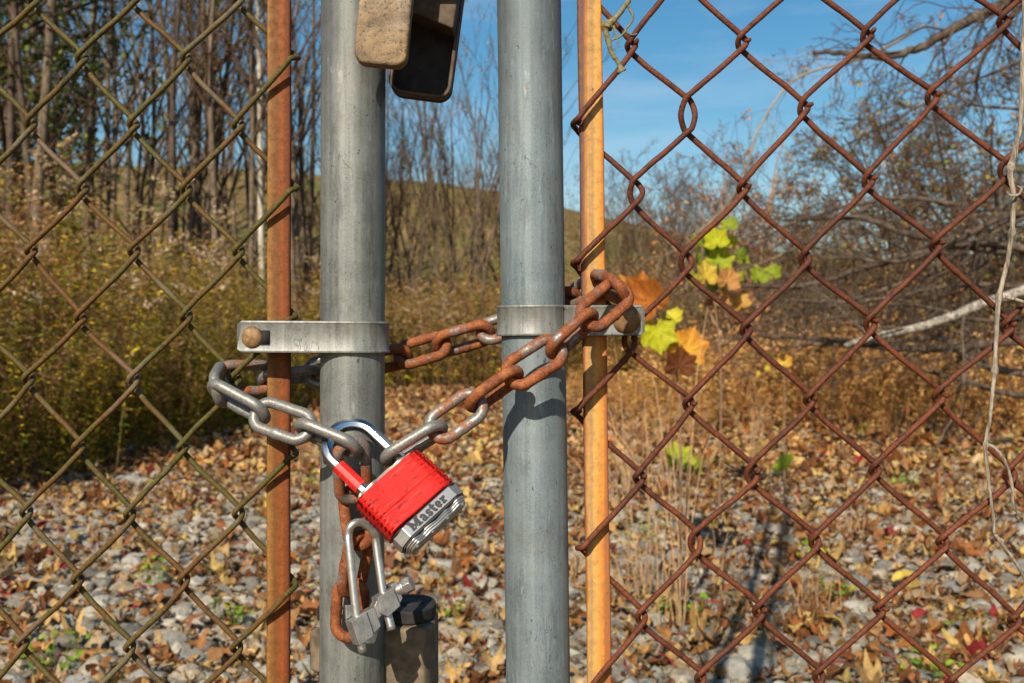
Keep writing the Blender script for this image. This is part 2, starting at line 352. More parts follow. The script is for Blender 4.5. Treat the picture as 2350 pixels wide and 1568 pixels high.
def knots(known, cols, pitch, ycen, rng, jit=3):
    """fill the knuckle table: known[(col,row)] = (x,y) measured; the rest follows the pitch"""
    return known
def weave(parent, mat, K, ncol, rows, wires, edge, r, name="wire_mesh", side=+1, seed=1, d=4.3e-3, e=3.6e-3, par=0, stubs=()):
    """K(c,row) -> world x,z of a knuckle; wire w runs between columns w and w+1; '/' in front, '\\' behind"""
    rng=np.random.default_rng(seed); mb=MB()
    for w in wires:
        pts=[]; rr=[]
        for row in rows:
            left=((row+w)%2==par)
            c=w if left else w+1
            x,z=K(c,row); sgn=-1 if left else 1
            at_edge=(c==edge)
            dd=(0.001 if at_edge else d)*rng.uniform(0.85,1.2); ee=e*rng.uniform(0.8,1.35)*(1.25 if side>0 and not at_edge else 1.0)
            if (c,row) in OPEN.get(parent,{}): ee*=OPEN[parent][(c,row)]; dd*=1+0.7*(OPEN[parent][(c,row)]-1)
            t=0.0086 if at_edge else 0.0031
            if at_edge: dd+=0.001
            y0=-t if left else t     # going down: left bend runs front -> back, right bend back -> front
            pts.append(((c,row,sgn),np.array([x,0,z]),dd,ee,t,left,at_edge))
        # centreline
        ctl=[]
        for a,b in zip(pts[:-1],pts[1:]):
            _,pa,da,ea,ta,la,ga=a; _,pb,db,eb,tb,lb,gb=b
            # leave bend a (left -> back going down-right, right -> front going down-left)
            ya=ta if la else -ta; yb=tb if not lb else -tb
            sa=-1 if la else 1; sb=-1 if lb else 1
            yy=1 if la else -1
            # apex of a
            ctl.append(pa+np.array([sa*da,0,0]))
            A=pa+np.array([sa*da*0.45 if not ga else sa*0.0,ya,-ea]); B=pb+np.array([sb*db*0.45 if not gb else 0,(tb if yy>0 else -tb),eb])
            if ga: A=pa+np.array([-sa*0.0012,ya*0.9,-ea*0.9])
            if gb: B=pb+np.array([-sb*0.0012,(tb if yy>0 else -tb)*0.9,eb*0.9])
            ctl.append(A)
            L=B-A; bow=np.array([L[2],0,-L[0]]); bow/=np.linalg.norm(bow)
            s_=(1 if yy>0 else -1)*rng.uniform(0.0,1.0)*0.0007
            for t in (0.10,0.3,0.5,0.7,0.90):
                sag=math.sin(t*2*math.pi)*0.0009
                q=A+L*t + bow*(s_*math.sin(math.pi*t)) + np.array([0,0,-1 if t<0.5 else 1])*abs(sag)*0.5
                ctl.append(q+rng.normal(0,0.00012,3))
            ctl.append(B)
        C=catmull(ctl,5)
        rad=r*(1+rng.normal(0,0.018,len(C)))
        mb.add(*tube(C,rad,10))
    rb=np.random.default_rng(4)
    for (c,r_) in stubs:      # clipped barb ends twisted off beside a knuckle
        x,z=K(c,r_); p0=np.array([x+(0.0022 if c else 0.001),-0.0032,z+0.001*rb.uniform(-1,1)])
        dr=norm([rb.uniform(0.2,1),-0.7,rb.uniform(-0.2,0.9)])
        mb.add(*tube([p0-dr*0.001,p0+dr*0.0020,p0+dr*0.0032],[0.0017,0.0016,0.0010],8))
    return part(mb,name,mat,parent,(0,0,1.0))
OPEN={}
# left mesh: columns -3..5 ; column 5 wraps the tension bar
LX={0:-52,1:70,2:189,3:308,4:427,5:547,6:677}
rngL=np.random.default_rng(5)
known={}
for r_,y in {-1:0,1:290,3:580,5:877,7:1182,9:1488}.items():
    for c,x in {1:70,3:307,5:547}.items(): known[(c,r_)]=(x,y)
for r_,y in {0:138,2:438,4:730,6:1030,8:1335}.items():
    for c,x in {2:188,4:427,6:676}.items(): known[(c,r_)]=(x,y)
known.update({(1,5):(65,875),(1,7):(60,1180),(1,9):(52,1480),(2,4):(184,735),(2,6):(180,1030),(2,8):(178,1335),(3,9):(297,1490),(3,7):(297,1185),
              (4,6):(418,1030),(4,8):(421,1335),(5,5):(541,874),(5,9):(543,1490),(6,0):(677,133),(6,2):(675,432),(6,4):(671,728),(6,6):(672,1042),(6,8):(671,1345),(1,-1):(78,4)})
jt={}
def KL(c,r_):
    if (c,r_) in known: x,y=known[(c,r_)]
    else:
        if (c,r_) not in jt: jt[(c,r_)]=rngL.normal(0,2.5,2)
        x=(-52+ (c)*119.8) if c<6 else 676
        y=138+r_*149.6; x+= -0.006*(y-784)
        x+=jt[(c,r_)][0]*(0 if c==6 else 1); y+=jt[(c,r_)][1]
    q=P(x,y,0); return q[0],q[2]
OPEN[gl]={}
wires_l=range(-8,6)
weave(gl,M['wire_left'],KL,6,range(-33,14),wires_l,6,0.00185,seed=3,side=-1,d=2.3e-3,e=2.5e-3)
known_r={}
for c,l in {1:[(1450,105),(1460,440),(1445,780),(1467,1095),(1472,1415)],3:[(1703,95),(1705,430),(1712,755),(1727,1085),(1742,1400)],
            5:[(1990,80),(1993,412),(1997,740),(2008,1075),(2018,1395)],7:[(2305,45),(2308,385),(2312,745),(2318,1085),(2328,1420)]}.items():
    for k,p in enumerate(l): known_r[(c,2*k)]=p
for c,l in {0:[(1322,285),(1322,605),(1322,945),(1332,1258),(1342,1585)],2:[(1580,262),(1575,600),(1580,925),(1597,1242),(1607,1556)],
            4:[(1845,245),(1848,590),(1858,915),(1870,1240),(1880,1550)],6:[(2140,220),(2148,560),(2155,905),(2163,1240),(2185,1565)]}.items():
    for k,p in enumerate(l): known_r[(c,2*k+1)]=p
def KR(c,r_):
    if (c,r_) in known_r: x,y=known_r[(c,r_)]
    else:
        if (c,r_) not in jt: jt[(c,r_)]=rngL.normal(0,3.5,2)
        b={0:1325,1:1455,2:1582,3:1710,4:1855,5:2000,6:2152,7:2312}
        x=b[c] if c in b else 2312+(c-7)*150
        y=(92 if c<5 else 60)+r_*165.5; x+=0.02*(y-784)
        x+=jt[(c,r_)][0]*(0 if c==0 else 1); y+=jt[(c,r_)][1]
    q=P(x,y,0); return q[0],q[2]
STUBS=[(5,0),(3,0),(1,0),(4,1),(6,1),(5,2),(3,2),(1,4),(6,3),(5,4),(0,1),(0,3),(0,5),(0,7),(2,5),(4,5),(3,6),(6,5),(1,6),(5,8),(3,8),(7,0),(7,4)]
OPEN[gr]={(2,1):2.4,(1,2):1.9,(2,3):1.5,(1,4):1.6,(3,6):1.4,(2,7):1.5,(7,2):1.4}
weave(gr,M['wire_right'],KR,8,range(-30,14),range(0,11),0,0.00192,seed=8,side=1,d=2.5e-3,e=2.6e-3,par=1,stubs=STUBS)
# brace bands -----------------------------------------------------------------
def band(parent, zc, h, xpost, xend, sgn, front_off, mat, tilt=0.0, arm_in=None):
    """sheet-metal strap round the post; sgn = which way the arms point (-1 left, +1 right)"""
    t=0.0024; ri=R+0.0002; ro=ri+t
    inner=[];outer=[]
    yi = arm_in if arm_in is not None else ri
    xs=[]
    # centreline half: start at the front arm's end, run to the post, round it, back
    def side(y_sign, rr, yy):
        pts=[(xend, y_sign*yy)]
        if arm_in is not None:
            xk=xpost+sgn*(R+0.002)*0.62
            pts+= [(xk+sgn*0.010,y_sign*yy),(xk+sgn*0.004,y_sign*(yy+0.35*(rr*0.83-yy))),]
            a1=38
        else: a1=90; 
        return pts,a1
    pf,a1=side(-1,ro,yi+t); arc=[]
    for a in np.linspace(-a1,-(360-a1) if False else -(180+ (180-a1)),40):
        arc.append(a)
    # angles measured from the arm direction: start a1 in front, go round the far side to a1 behind
    angs=np.radians(np.linspace(a1,360-a1,44))
    def ring(rr): return [(xpost+sgn*rr*math.cos(a), -rr*math.sin(a)) for a in angs]
    po=[(x,y) for x,y in pf]+ring(ro)+[(x,-y) for x,y in reversed(pf)]
    pi_,_=side(-1,ri,yi); pin=[(x,y) for x,y in pi_]+ring(ri)+[(x,-y) for x,y in reversed(pi_)]
    n=len(po); po=np.array(po); pin=np.array(pin)
    # bands have a rolled edge: a slightly proud rib along top and bottom
    prof=[(0,0.0),(0.0003,0.0007),(0.0012,0.0009),(0.0024,0.0002),(h-0.0024,0.0002),(h-0.0012,0.0009),(h-0.0003,0.0007),(h,0.0)]
    nrm=po-pin; nrm/=np.linalg.norm(nrm,axis=1,keepdims=True)
    rows=[]
    for zz,pr in prof: rows.append(np.c_[po+nrm*pr, np.full(n,zc-h/2+zz)])
    for zz in (h,0.0): rows.append(np.c_[pin, np.full(n,zc-h/2+zz)])
    # chamfer the arm's corners
    V=np.array(rows); m=len(rows)
    V[0,:1,0]-=sgn*0.0035; V[m-1,:1,0]-=sgn*0.0035; V[0,-1:,0]-=sgn*0.0035; V[m-1,-1:,0]-=sgn*0.0035
    for q in (1,):
        V[q,0,0]-=sgn*0.0030; V[q,-1,0]-=sgn*0.0030; V[len(prof)-1-q,0,0]-=sgn*0.0030; V[len(prof)-1-q,-1,0]-=sgn*0.0030
    V[2,0,0]-=sgn*0.0018; V[len(prof)-3,0,0]-=sgn*0.0018
    V[len(prof)-1,:1,0]-=sgn*0.0035; V[len(prof),:1,0]-=sgn*0.0035; V[len(prof)-1,-1:,0]-=sgn*0.0035; V[len(prof),-1:,0]-=sgn*0.0035
    V[:,:,2]+= (V[:,:,0]-xpost)*tilt
    V=V.reshape(-1,3); i=np.arange(m)[:,None]; j=np.arange(n-1)[None]; i2=(i+1)%m
    F=np.stack([i*n+j,i*n+j+1,i2*n+j+1,i2*n+j],-1).reshape(-1,4)
    if sgn>0: F=F[:,::-1]
    e0=np.array([[k*n for k in range(m)]]); e1=np.array([[k*n+n-1 for k in range(m)][::-1]])
    mb=MB(); mb.add(V,[F,e0 if sgn<0 else e0[:,::-1],e1 if sgn<0 else e1[:,::-1]])
    o=part(mb,"tension_band",mat,parent,(xpost,0,zc),smooth=True)
    md=o.modifiers.new("edge",'EDGE_SPLIT'); md.split_angle=math.radians(38)
    return o
zl=P(0,774,-0.022)[2]; 
bl=band(gl,zl,0.0204,fx_pl(zl),P(546,774,-0.022)[0],-1,0,M['band'],tilt=-0.006)
zr=P(0,736,-0.012)[2]
brd=band(gr,zr,0.0198,fx_pr(zr),P(1481,736,-0.012)[0],+1,0,M['band'],tilt=0.004,arm_in=0.0072)
def carriage_bolt(parent, x, y, z, r, mat, tiltx=0):
    mb=MB(); prof=[(0,-1.0),(0.30,-0.975),(0.58,-0.87),(0.80,-0.68),(0.93,-0.42),(1.0,-0.12),(0.99,0.0),(0.6,0.02)]
    k=28; V=[]; 
    for i,(rr,hh) in enumerate(prof):
        for j in range(k):
            a=2*math.pi*j/k; wob=1+0.02*math.sin(3*a+1)
            V.append((x+r*max(rr,0.001)*wob*math.cos(a), y+hh*r*0.42, z+r*max(rr,0.001)*wob*math.sin(a)))
    i=np.arange(len(prof)-1)[:,None]; j=np.arange(k)[None]; j2=(j+1)%k
    mb.add(V,[np.stack([i*k+j,i*k+j2,(i+1)*k+j2,(i+1)*k+j],-1).reshape(-1,4)])
    # shaft and nut behind
    mb.add(*tube([(x,y,z),(x,0.034,z)],0.004,12,ref=(0,0,1)))
    a=np.arange(6)*math.pi/3; hexp=np.c_[np.cos(a)*0.0075,np.sin(a)*0.0075]
    mb.add(*extrude_poly(hexp,0,0.0065,axes=np.array([[1,0,0],[0,0,1],[0,1,0]]).T))
    mb.V[-1]+=np.array([x,0.0245 if abs(y)>0.015 else 0.011,z])
    return part(mb,"carriage_bolt",mat,parent,(x,y,z))
M['bolt']=m_simple("weathered_bolt",(0.21,0.12,0.05),0.6,0.35,var=0.45,scale=260,bump=0.0003)
pb=P(579,774,-0.0238); carriage_bolt(bl,pb[0],pb[1],pb[2],0.0069,M['bolt'])
pb=P(1438,733,-0.0102); carriage_bolt(brd,pb[0],pb[1],pb[2],0.0093,M['bolt'])
mb=MB(); q=P(602,774,-0.0252); mb.add(*box(q[0]-0.002,q[0]+0.0042,q[1]-0.0001,q[1]+0.0009,q[2]-0.0043,q[2]+0.0043))
M['black']=m_simple("bolt_slot_black",(0.012,0.011,0.010),0.9,0.0,bump=0)
part(mb,"bolt_slot",M['black'],bl,q)

# fork latch on the left post -------------------------------------------------
M['cast']=(lambda: (lambda s: (s.bump(s.math('ADD',s.noise(170,6,rough=0.7),s.math('MULTIPLY',s.noise(900,3),0.4)),0.0009,1.0),
      s.out(s.mix(s.ramp(s.noise(420,4),[(0.55,0.0),(0.63,0.75)]), s.mix(s.ramp(s.noise(55,7,rough=0.68),[(0.38,0.0),(0.52,0.5),(0.64,1.0)]),
      (0.12,0.085,0.05),s.mix(s.ramp(s.noise(24,4),[(0.42,0.0),(0.6,1.0)]),(0.42,0.26,0.105),(0.29,0.24,0.175))),(0.05,0.033,0.022)),0.75,0.1))[-1])(NT("cast_rusty")))()
def arm_outline(tip, axis_deg, w, L, r):
    """rounded-end plate outline hanging from above: tip = bottom middle"""
    p=rrect(w,L,r,7); p=p[(np.arange(len(p)))]; p[:,1]+=L/2
    a=math.radians(axis_deg); ca,sa=math.cos(a),math.sin(a)
    return np.c_[p[:,0]*ca-p[:,1]*sa+tip[0], p[:,0]*sa+p[:,1]*ca+tip[1]]
ax=np.array([[1,0,0],[0,0,1],[0,1,0]]).T   # outline x,z ; thickness along y
mb=MB(); yf=-0.049
k1=P(870,148,yf)
mb.add(*extrude_poly(arm_outline((k1[0],k1[2]),-5.5,0.0322,0.105,0.0075),yf,yf+0.0115,axes=ax))
yb=0.014; k2=P(963,227,yb)
lo=part(mb,"fork_latch",M['cast'],gl,(k1[0],yf,k1[2]),smooth=False,bevel=0.0022)
M['shade_black']=m_simple("shade_black_iron",(0.020,0.018,0.017),0.8,0.1,var=0.5,scale=120,bump=0.0006)  # near-black puts the shade on rear fork and stop cap into the colour
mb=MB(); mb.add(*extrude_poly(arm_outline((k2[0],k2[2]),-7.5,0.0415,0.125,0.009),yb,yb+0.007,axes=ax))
part(mb,"rear_fork",M['shade_black'],lo,(k2[0],yb,k2[2]),smooth=False,bevel=0.0016)
M['castd']=m_simple("cast_dark_brown",(0.085,0.058,0.036),0.8,0.1,var=0.4,scale=150,bump=0.0007)
# rim round the rear arm and the web that joins both arms
mb=MB()
o2=arm_outline((k2[0],k2[2]),-7.5,0.0415,0.125,0.009); 
rimp=[(x,yb-0.0022,z) for x,z in o2 if True]
V=[]; n=len(o2); cx,cz=o2.mean(0)
inn=np.array(arm_outline((k2[0]+0.0003,k2[2]+0.0022),-7.5,0.0415-0.0048,0.121,0.007))
for q,yy in ((o2,yb),(o2,yb-0.009),(inn,yb-0.009),(inn,yb)):
    V.append(np.c_[q[:,0],np.full(n,yy),q[:,1]])
V=np.concatenate(V); i=np.arange(4)[:,None]; j=np.arange(n)[None]; j2=(j+1)%n; i2=(i+1)%4
mb.add(V,[np.stack([i*n+j,i*n+j2,i2*n+j2,i2*n+j],-1).reshape(-1,4)])
part(mb,"latch_rim",M['castd'],lo,(k1[0],yb,k1[2]),smooth=False,bevel=0.0008)
mb=MB(); 
wa=P(935,-40,-0.044); wb=P(1048,66,0.004); wc=P(1062,-60,0.004)
web=[(P(948,18,-0.03)[0],P(948,10,-0.03)[2]),(P(1040,66,-0.012)[0],P(1040,66,-0.012)[2]),(P(1052,-10,-0.012)[0],P(1052,-10,-0.012)[2]),(P(1060,-130,-0.012)[0],P(1060,-130,-0.012)[2]),(P(830,-140,-0.03)[0],P(830,-140,-0.03)[2]),(P(900,-20,-0.03)[0],P(900,-20,-0.03)[2])]
mb.add(*extrude_poly(web,-0.012,0.0145,axes=ax))
mb.add(*extrude_poly([(P(812,-120,-0.04)[0],P(0,-120,-0.04)[2]),(P(1050,-120,-0.04)[0],P(0,-120,-0.04)[2]),(P(1050,-260,-0.04)[0],P(0,-260,-0.04)[2]),(P(812,-260,-0.04)[0],P(0,-260,-0.04)[2])],yf+0.0002,yb+0.0068,axes=ax))
part(mb,"latch_web",M['castd'],lo,(k1[0],0,k1[2]+0.03),smooth=False,bevel=0.0015)

# centre-stop casting clamped low on the left post ---------------------------
M['cast2']=m_simple("cast_sandy",(0.155,0.118,0.072),0.8,0.05,var=0.45,scale=110,bump=0.0008)
xp=fx_pl(0.73)
zt=P(0,1400,0.0)[2]-0.003
pl=[]; YS=0.030
for a in np.linspace(-95,95,20): pl.append((xp+0.0365+0.0165*math.cos(math.radians(a)), YS+0.024*math.sin(math.radians(a))))
pl+= [(xp-0.010,YS+0.024),(xp-0.026,YS+0.012),(xp-0.0265,YS-0.012),(xp-0.020,YS-0.018),(xp+0.0,YS-0.0075),(xp+0.020,YS-0.020)]
mb=MB(); mb.add(*extrude_poly(pl,zt-0.009,zt)); 
o=part(mb,"gate_stop",M['shade_black'],gl,(xp,0,zt),smooth=False,bevel=0.0014)
mb=MB(); mb.add(*tube([(xp+0.036,YS,zt-0.25),(xp+0.036,YS,zt+0.0006)],0.0085,24)); part(mb,"drop_rod",M['shade_black'],o,(xp+0.036,YS,zt))
mb=MB(); pl2=[(xp+0.016,YS-0.028),(xp+0.047,YS-0.030),(xp+0.0535,YS-0.018),(xp+0.0535,YS+0.018),(xp+0.030,YS+0.026),(xp-0.012,YS+0.024),(xp-0.024,YS+0.010),(xp-0.024,YS-0.014),(xp-0.018,YS-0.016),(xp+0.0,YS-0.0065)]
mb.add(*extrude_poly(pl2,zt-0.20,zt-0.0095)); part(mb,"stop_body",M['cast2'],o,(xp,0,zt-0.08),smooth=False,bevel=0.003)
mb=MB(); mb.add(*extrude_poly([(xp-0.033,YS-0.004),(xp-0.0245,YS-0.012),(xp-0.0245,YS+0.008),(xp-0.034,YS+0.006)],zt-0.046,zt-0.018)); part(mb,"stop_lug",M['cast2'],o,(xp-0.03,0,zt-0.03),smooth=False,bevel=0.003)

# ================================================================ the chain
WR=0.0035
def link_mesh(L, wr=WR, hw=0.0087, seed=0):
    """oval link along x in the xy plane; L = centreline length between its end bends"""
    rng=np.random.default_rng(seed); pts=[]; rr=[]
    s=L/2-hw*0.92; 
    for t in np.linspace(-1,1,13)[:-1]:
        pts.append((t*s,-hw,0)); rr.append(wr*(1+0.14*math.exp(-((t*s)/0.0012)**2)))
    for a in np.linspace(-90,90,13)[:-1]:
        pts.append((s+hw*0.92*math.cos(math.radians(a)),hw*math.sin(math.radians(a)),0)); rr.append(wr)
    for t in np.linspace(1,-1,13)[:-1]: pts.append((t*s,hw,0)); rr.append(wr)
    for a in np.linspace(90,270,13)[:-1]:
        pts.append((-s+hw*0.92*math.cos(math.radians(a)),hw*math.sin(math.radians(a)),0)); rr.append(wr)
    pts=np.array(pts); rr=np.array(rr)*(1+rng.normal(0,0.006,len(rr)))
    # fine weld ridge
    extra=[]
    return tube(pts,rr,16,closed=True,ref=(0,0,1))
chain=empty("chain",P(499,896,-0.03),"thick steel chain wrapped round both gate posts, grey at left and rusty at right","chain")
cam_p=np.array([0,-D0,CH])
def add_link(p0,p1,rho,mat,nrm=None,seed=0,hw=0.0087):
    p0=np.asarray(p0,float); p1=np.asarray(p1,float); mid=(p0+p1)/2; L=np.linalg.norm(p1-p0); X=(p1-p0)/L
    c=cam_p-mid; c=norm(c-X*np.dot(c,X)); u=np.cross(X,c)
    if nrm is not None: n=np.asarray(nrm,float); n=norm(n-X*np.dot(n,X))
    else: n=math.cos(math.radians(rho))*c+math.sin(math.radians(rho))*u
    Yv=np.cross(n,X)
    mb=MB(); mb.add(*link_mesh(L+2*WR*0.98,seed=seed,hw=hw)); o=mb.obj("link",M[mat],chain)
    Rm=Matrix(((X[0],Yv[0],n[0],0),(X[1],Yv[1],n[1],0),(X[2],Yv[2],n[2],0),(0,0,0,1)))
    o.matrix_local=Matrix.Translation(Vector(mid)-chain.location)@Rm
    return o
def J(x,y,mm): return P(x,y,mm/1000)
# front, left part: padlock <- ... <- round the left bar
jf=[J(499,896,-31),J(598,949,-39),J(700,984,-48),J(806,1027,-55)]
add_link(jf[0],jf[1],68,'chain_a',seed=1); add_link(jf[1],jf[2],-12,'chain_a',seed=2); add_link(jf[2],jf[3],70,'chain_a',seed=3)
# hanging tail
jv=[J(806,1027,-52),J(812,1135,-37),J(826,1240,-40),J(806,1348,-38),J(800,1452,-36)]
add_link(jv[0],jv[1],-14,'chain_b',seed=4); add_link(jv[1],jv[2],38,'chain_c',seed=5); add_link(jv[2],jv[3],-48,'chain_d',seed=6); add_link(jv[3],jv[4],18,'chain_d',seed=7)
# round behind: left loop to the back of the posts
jb=[J(499,896,-31),J(514,868,-3),J(612,868,13),J(718,858,27),J(822,838,30),J(925,817,30),J(1014,791,30),J(1114,763,30),J(1213,733,32),J(1312,681,22),J(1378,652,-4),J(1424,669,-30)]
add_link(jb[0],jb[1],0,'chain_a',nrm=(1,0.2,0.25),seed=8)
add_link(jb[1],jb[2],10,'chain_b',seed=9); add_link(jb[2],jb[3],72,'chain_a',seed=10); add_link(jb[3],jb[4],-20,'chain_a',seed=11)
add_link(jb[4],jb[5],48,'chain_c',seed=12); add_link(jb[5],jb[6],-38,'chain_c',seed=13); add_link(jb[6],jb[7],44,'chain_c',seed=14)
add_link(jb[7],jb[8],-42,'chain_b',seed=15); add_link(jb[8],jb[9],50,'chain_c',seed=16); add_link(jb[9],jb[10],-50,'chain_b',seed=17)
add_link(jb[10],jb[11],0,'chain_c',nrm=(0.80,-0.55,0.25),seed=18)
# front right: padlock leg up to the top of the loop
jr=[J(898,1050,-50),J(1003,986,-50),J(1091,925,-47),J(1178,862,-46),J(1274,801,-45),J(1352,731,-42),J(1424,669,-30)]
add_link(jr[0],jr[1],68,'chain_a',seed=19); add_link(jr[1],jr[2],-14,'chain_b',seed=20); add_link(jr[2],jr[3],66,'chain_c',seed=21)
add_link(jr[3],jr[4],-14,'chain_c',seed=22); add_link(jr[4],jr[5],66,'chain_c',seed=23); add_link(jr[5],jr[6],-10,'chain_c',seed=24)

# ================================================================ the red padlock
M['chrome']=m_simple("shackle_chrome",(0.62,0.63,0.64),0.17,1.0,var=0.06,scale=300,bump=0.00004)
M['steelplate']=m_simple("polished_steel",(0.42,0.41,0.39),0.36,0.75,var=0.12,scale=200,bump=0.00008)
M['darkgap']=m_simple("dark_rubber",(0.02,0.017,0.015),0.6,0.0,bump=0)
M['ink']=m_simple("black_ink",(0.02,0.02,0.022),0.55,0.0,bump=0)
def m_red():
    s=NT("red_vinyl"); sc=s.ramp(s.noise(160,4,s.vec((1,2.5,1))),[(0.60,0.0),(0.66,1.0)]); sp=s.ramp(s.noise(700,2),[(0.66,0.0),(0.70,1.0)])
    c=s.mix(s.ramp(s.noise(60,3),[(0.3,0.0),(0.7,1.0)]),(0.46,0.012,0.009),(0.64,0.022,0.016))
    c=s.mix(s.math('MULTIPLY',s.math('MAXIMUM',sc,sp),0.75),c,(0.10,0.012,0.010))
    c=s.mix(s.ramp(s.noise(38,5,rough=0.7),[(0.5,0.0),(0.75,0.45)]),c,(0.26,0.012,0.010)); c=s.mix(s.ramp(s.noise(1.0,4,s.vec((60,900,60))),[(0.60,0.0),(0.66,0.35)]),c,(0.75,0.10,0.08)); s.bump(s.noise(350,3),0.00008,0.6)
    return s.out(c,0.42,0.0,Specular_IOR_Level=0.28)
M['red']=m_red()
A0=P(889.8,1086.7,-0.066)           # middle of the body's front top edge
A0=A0+np.array([0,0,0.001]); a_=norm([0.7315,-0.2926,-0.6158]); w_=np.array([0.6678,0.4894,0.5608]); w_=norm(w_-a_*np.dot(a_,w_)); n_=np.cross(w_,a_)
if n_[1]>0: n_=-n_
TH=0.0195; BW=0.0496; BWB=0.0500
org=A0-n_*(TH/2)
lock=empty("padlock",org,"red vinyl covered steel padlock with silver bottom band hanging from the chain","padlock")
# local frame: x = w, y = -a (towards the shackle), z = n (front)
LM=Matrix(((w_[0],-a_[0],n_[0],org[0]),(w_[1],-a_[1],n_[1],org[1]),(w_[2],-a_[2],n_[2],org[2]),(0,0,0,1)))
if np.linalg.det(np.c_[w_,-a_,n_])<0: print("WARNING left-handed padlock frame")
lock.matrix_world=LM
def lp(mb,name,mat,parent=None,**k):
    return mb.obj(name,mat,parent or lock,**k)
def loft(mb, rings):
    n=len(rings[0]); V=np.concatenate(rings); i=np.arange(len(rings)-1)[:,None]; j=np.arange(n)[None]; j2=(j+1)%n
    F=np.stack([i*n+j,(i+1)*n+j,(i+1)*n+j2,i*n+j2],-1).reshape(-1,4)
    mb.add(V,[F,np.array([np.arange(n)]),np.array([(np.arange(n)+n*(len(rings)-1))[::-1]])]); return mb
def body_ring(y, w, t, r, amp=0.0):
    p=rrect(w,t,r,8)
    q=[]
    for x,z in p: q.append((x,z))
    # densify the long straight edges
    out=[]
    m=len(q)
    for i in range(m):
        a=np.array(q[i]); b=np.array(q[(i+1)%m]); L=np.linalg.norm(b-a); k=max(1,int(L/0.002))
        for s in range(k): out.append(a+(b-a)*s/k)
    out=np.array(out); nr=out.copy(); e=np.clip((np.abs(out[:,0])-w/2+0.0062)/0.0050,0,1)**1.3
    d=np.where(np.abs(out[:,0:1])>w/2-r, 1.0,0.0)
    rad=np.c_[np.sign(out[:,0])*e, np.sign(out[:,1])*0.5*e]; out=out+rad*amp*e[:,None]
    return np.c_[out[:,0], np.full(len(out),y), out[:,1]]
RED=0.0308
rings=[]
ys=np.arange(0,RED,0.00026)
for y in ys:
    u=y/RED; ph=(y-0.0036)/0.0033
    am=0.00075*(0.5-0.5*math.cos(2*math.pi*ph)) if 0.0036<y<0.0300 else 0.0
    # split line where the two halves of the cover meet
    split=math.exp(-((y-0.0182)/0.00030)**2)
    inset=0.00075*split+ (0.0008*(1-min(1,y/0.0009))**2) 
    wy=BW+(BWB-BW)*u; am*=0.62
    rings.append(body_ring(-y,wy-2*inset,TH-2*inset,0.0052,am))
mb=MB(); loft(mb,rings); cover=lp(mb,"vinyl_cover",M['red']); 
mb=MB(); loft(mb,[body_ring(-y,w,t,0.005) for y,w,t in ((RED,BWB-0.0006,TH-0.0006),(RED+0.0006,BWB-0.0006,TH-0.0006))]); lp(mb,"seam",M['darkgap'])
mb=MB()
def chamf(w,t,c): return np.array([(w/2,t/2-c),(w/2-c*1.15,t/2),(-w/2+c*1.15,t/2),(-w/2,t/2-c),(-w/2,-t/2+c),(-w/2+c*1.15,-t/2),(w/2-c*1.15,-t/2),(w/2,-t/2+c)])
def cring(y,w,t,c): p=chamf(w,t,c); return np.c_[p[:,0],np.full(8,y),p[:,1]]
BT=RED+0.0006; BB=BT+0.0074
loft(mb,[cring(-BT,BWB+0.0004,TH+0.0004,0.0055),cring(-BB,BWB+0.0004,TH+0.0004,0.0055)]); lp(mb,"bottom_band",M['steelplate'],smooth=False,bevel=0.0004)
mb=MB(); loft(mb,[cring(-BB,BWB-0.001,TH-0.001,0.0055),cring(-BB-0.0012,BWB-0.001,TH-0.001,0.0055)]); lp(mb,"gasket",M['darkgap'],smooth=False,bevel=0.0003)
# scalloped laminations with rivets, bottom and top
def scallop(w,t,y,amp,ph,nlob=4,r=0.003):
    th=np.linspace(0,2*math.pi,160,endpoint=False); out=[]
    for a in th:
        x=w/2*np.sign(math.cos(a))*abs(math.cos(a))**0.35; z=t/2*np.sign(math.sin(a))*abs(math.sin(a))**0.35
        s=amp*math.cos(2*math.pi*nlob*x/w+ph); out.append((x, y, z+np.sign(z)*s*min(1,abs(z)/(t*0.3))))
    return np.array(out)
mb=MB(); y0=BB+0.0012
for k in range(3):
    t=TH-0.0040-0.0016*k; w=BWB-0.003-0.0014*k; ya=-(y0+0.0013*k)
    loft(mb,[scallop(w,t,ya,0.0010,math.pi),scallop(w+0.0003,t+0.0003,ya-0.0003,0.0010,math.pi),scallop(w,t,ya-0.0011,0.0010,math.pi),scallop(w-0.002,t-0.002,ya-0.0013,0.0008,math.pi)])
lp(mb,"bottom_plates",M['steelplate'])
mb=MB(); yb_=-(y0+0.0039)
for sx in (-0.0186,-0.0062,0.0062,0.0186):
    for sz in (-0.0048,0.0048):
        V=[];k=12
        for rr,hh in ((1.0,0),(0.95,0.35),(0.7,0.75),(0.3,0.97),(0.01,1.0)):
            for j in range(k): V.append((sx+0.0014*rr*math.cos(2*math.pi*j/k), yb_-0.0011*hh, sz+0.0014*rr*math.sin(2*math.pi*j/k)))
        i=np.arange(4)[:,None]; j=np.arange(k)[None]; j2=(j+1)%k; mb.add(V,[np.stack([i*k+j,(i+1)*k+j,(i+1)*k+j2,i*k+j2],-1).reshape(-1,4)])
lp(mb,"rivets",M['steelplate'])
mb=MB(); 
for k in range(2):
    t=TH-0.003-0.003*k; w=BW-0.004-0.003*k; ya=0.0012*k
    loft(mb,[scallop(w,t,ya+0.0012,0.0007,0.0),scallop(w+0.0003,t+0.0003,ya+0.0008,0.0008,0.0),scallop(w,t,ya-0.0001,0.0008,0.0)])
lp(mb,"top_plates",m_simple("top_plate_steel",(0.48,0.42,0.34),0.42,0.7,var=0.3,scale=120,bump=0.0003))
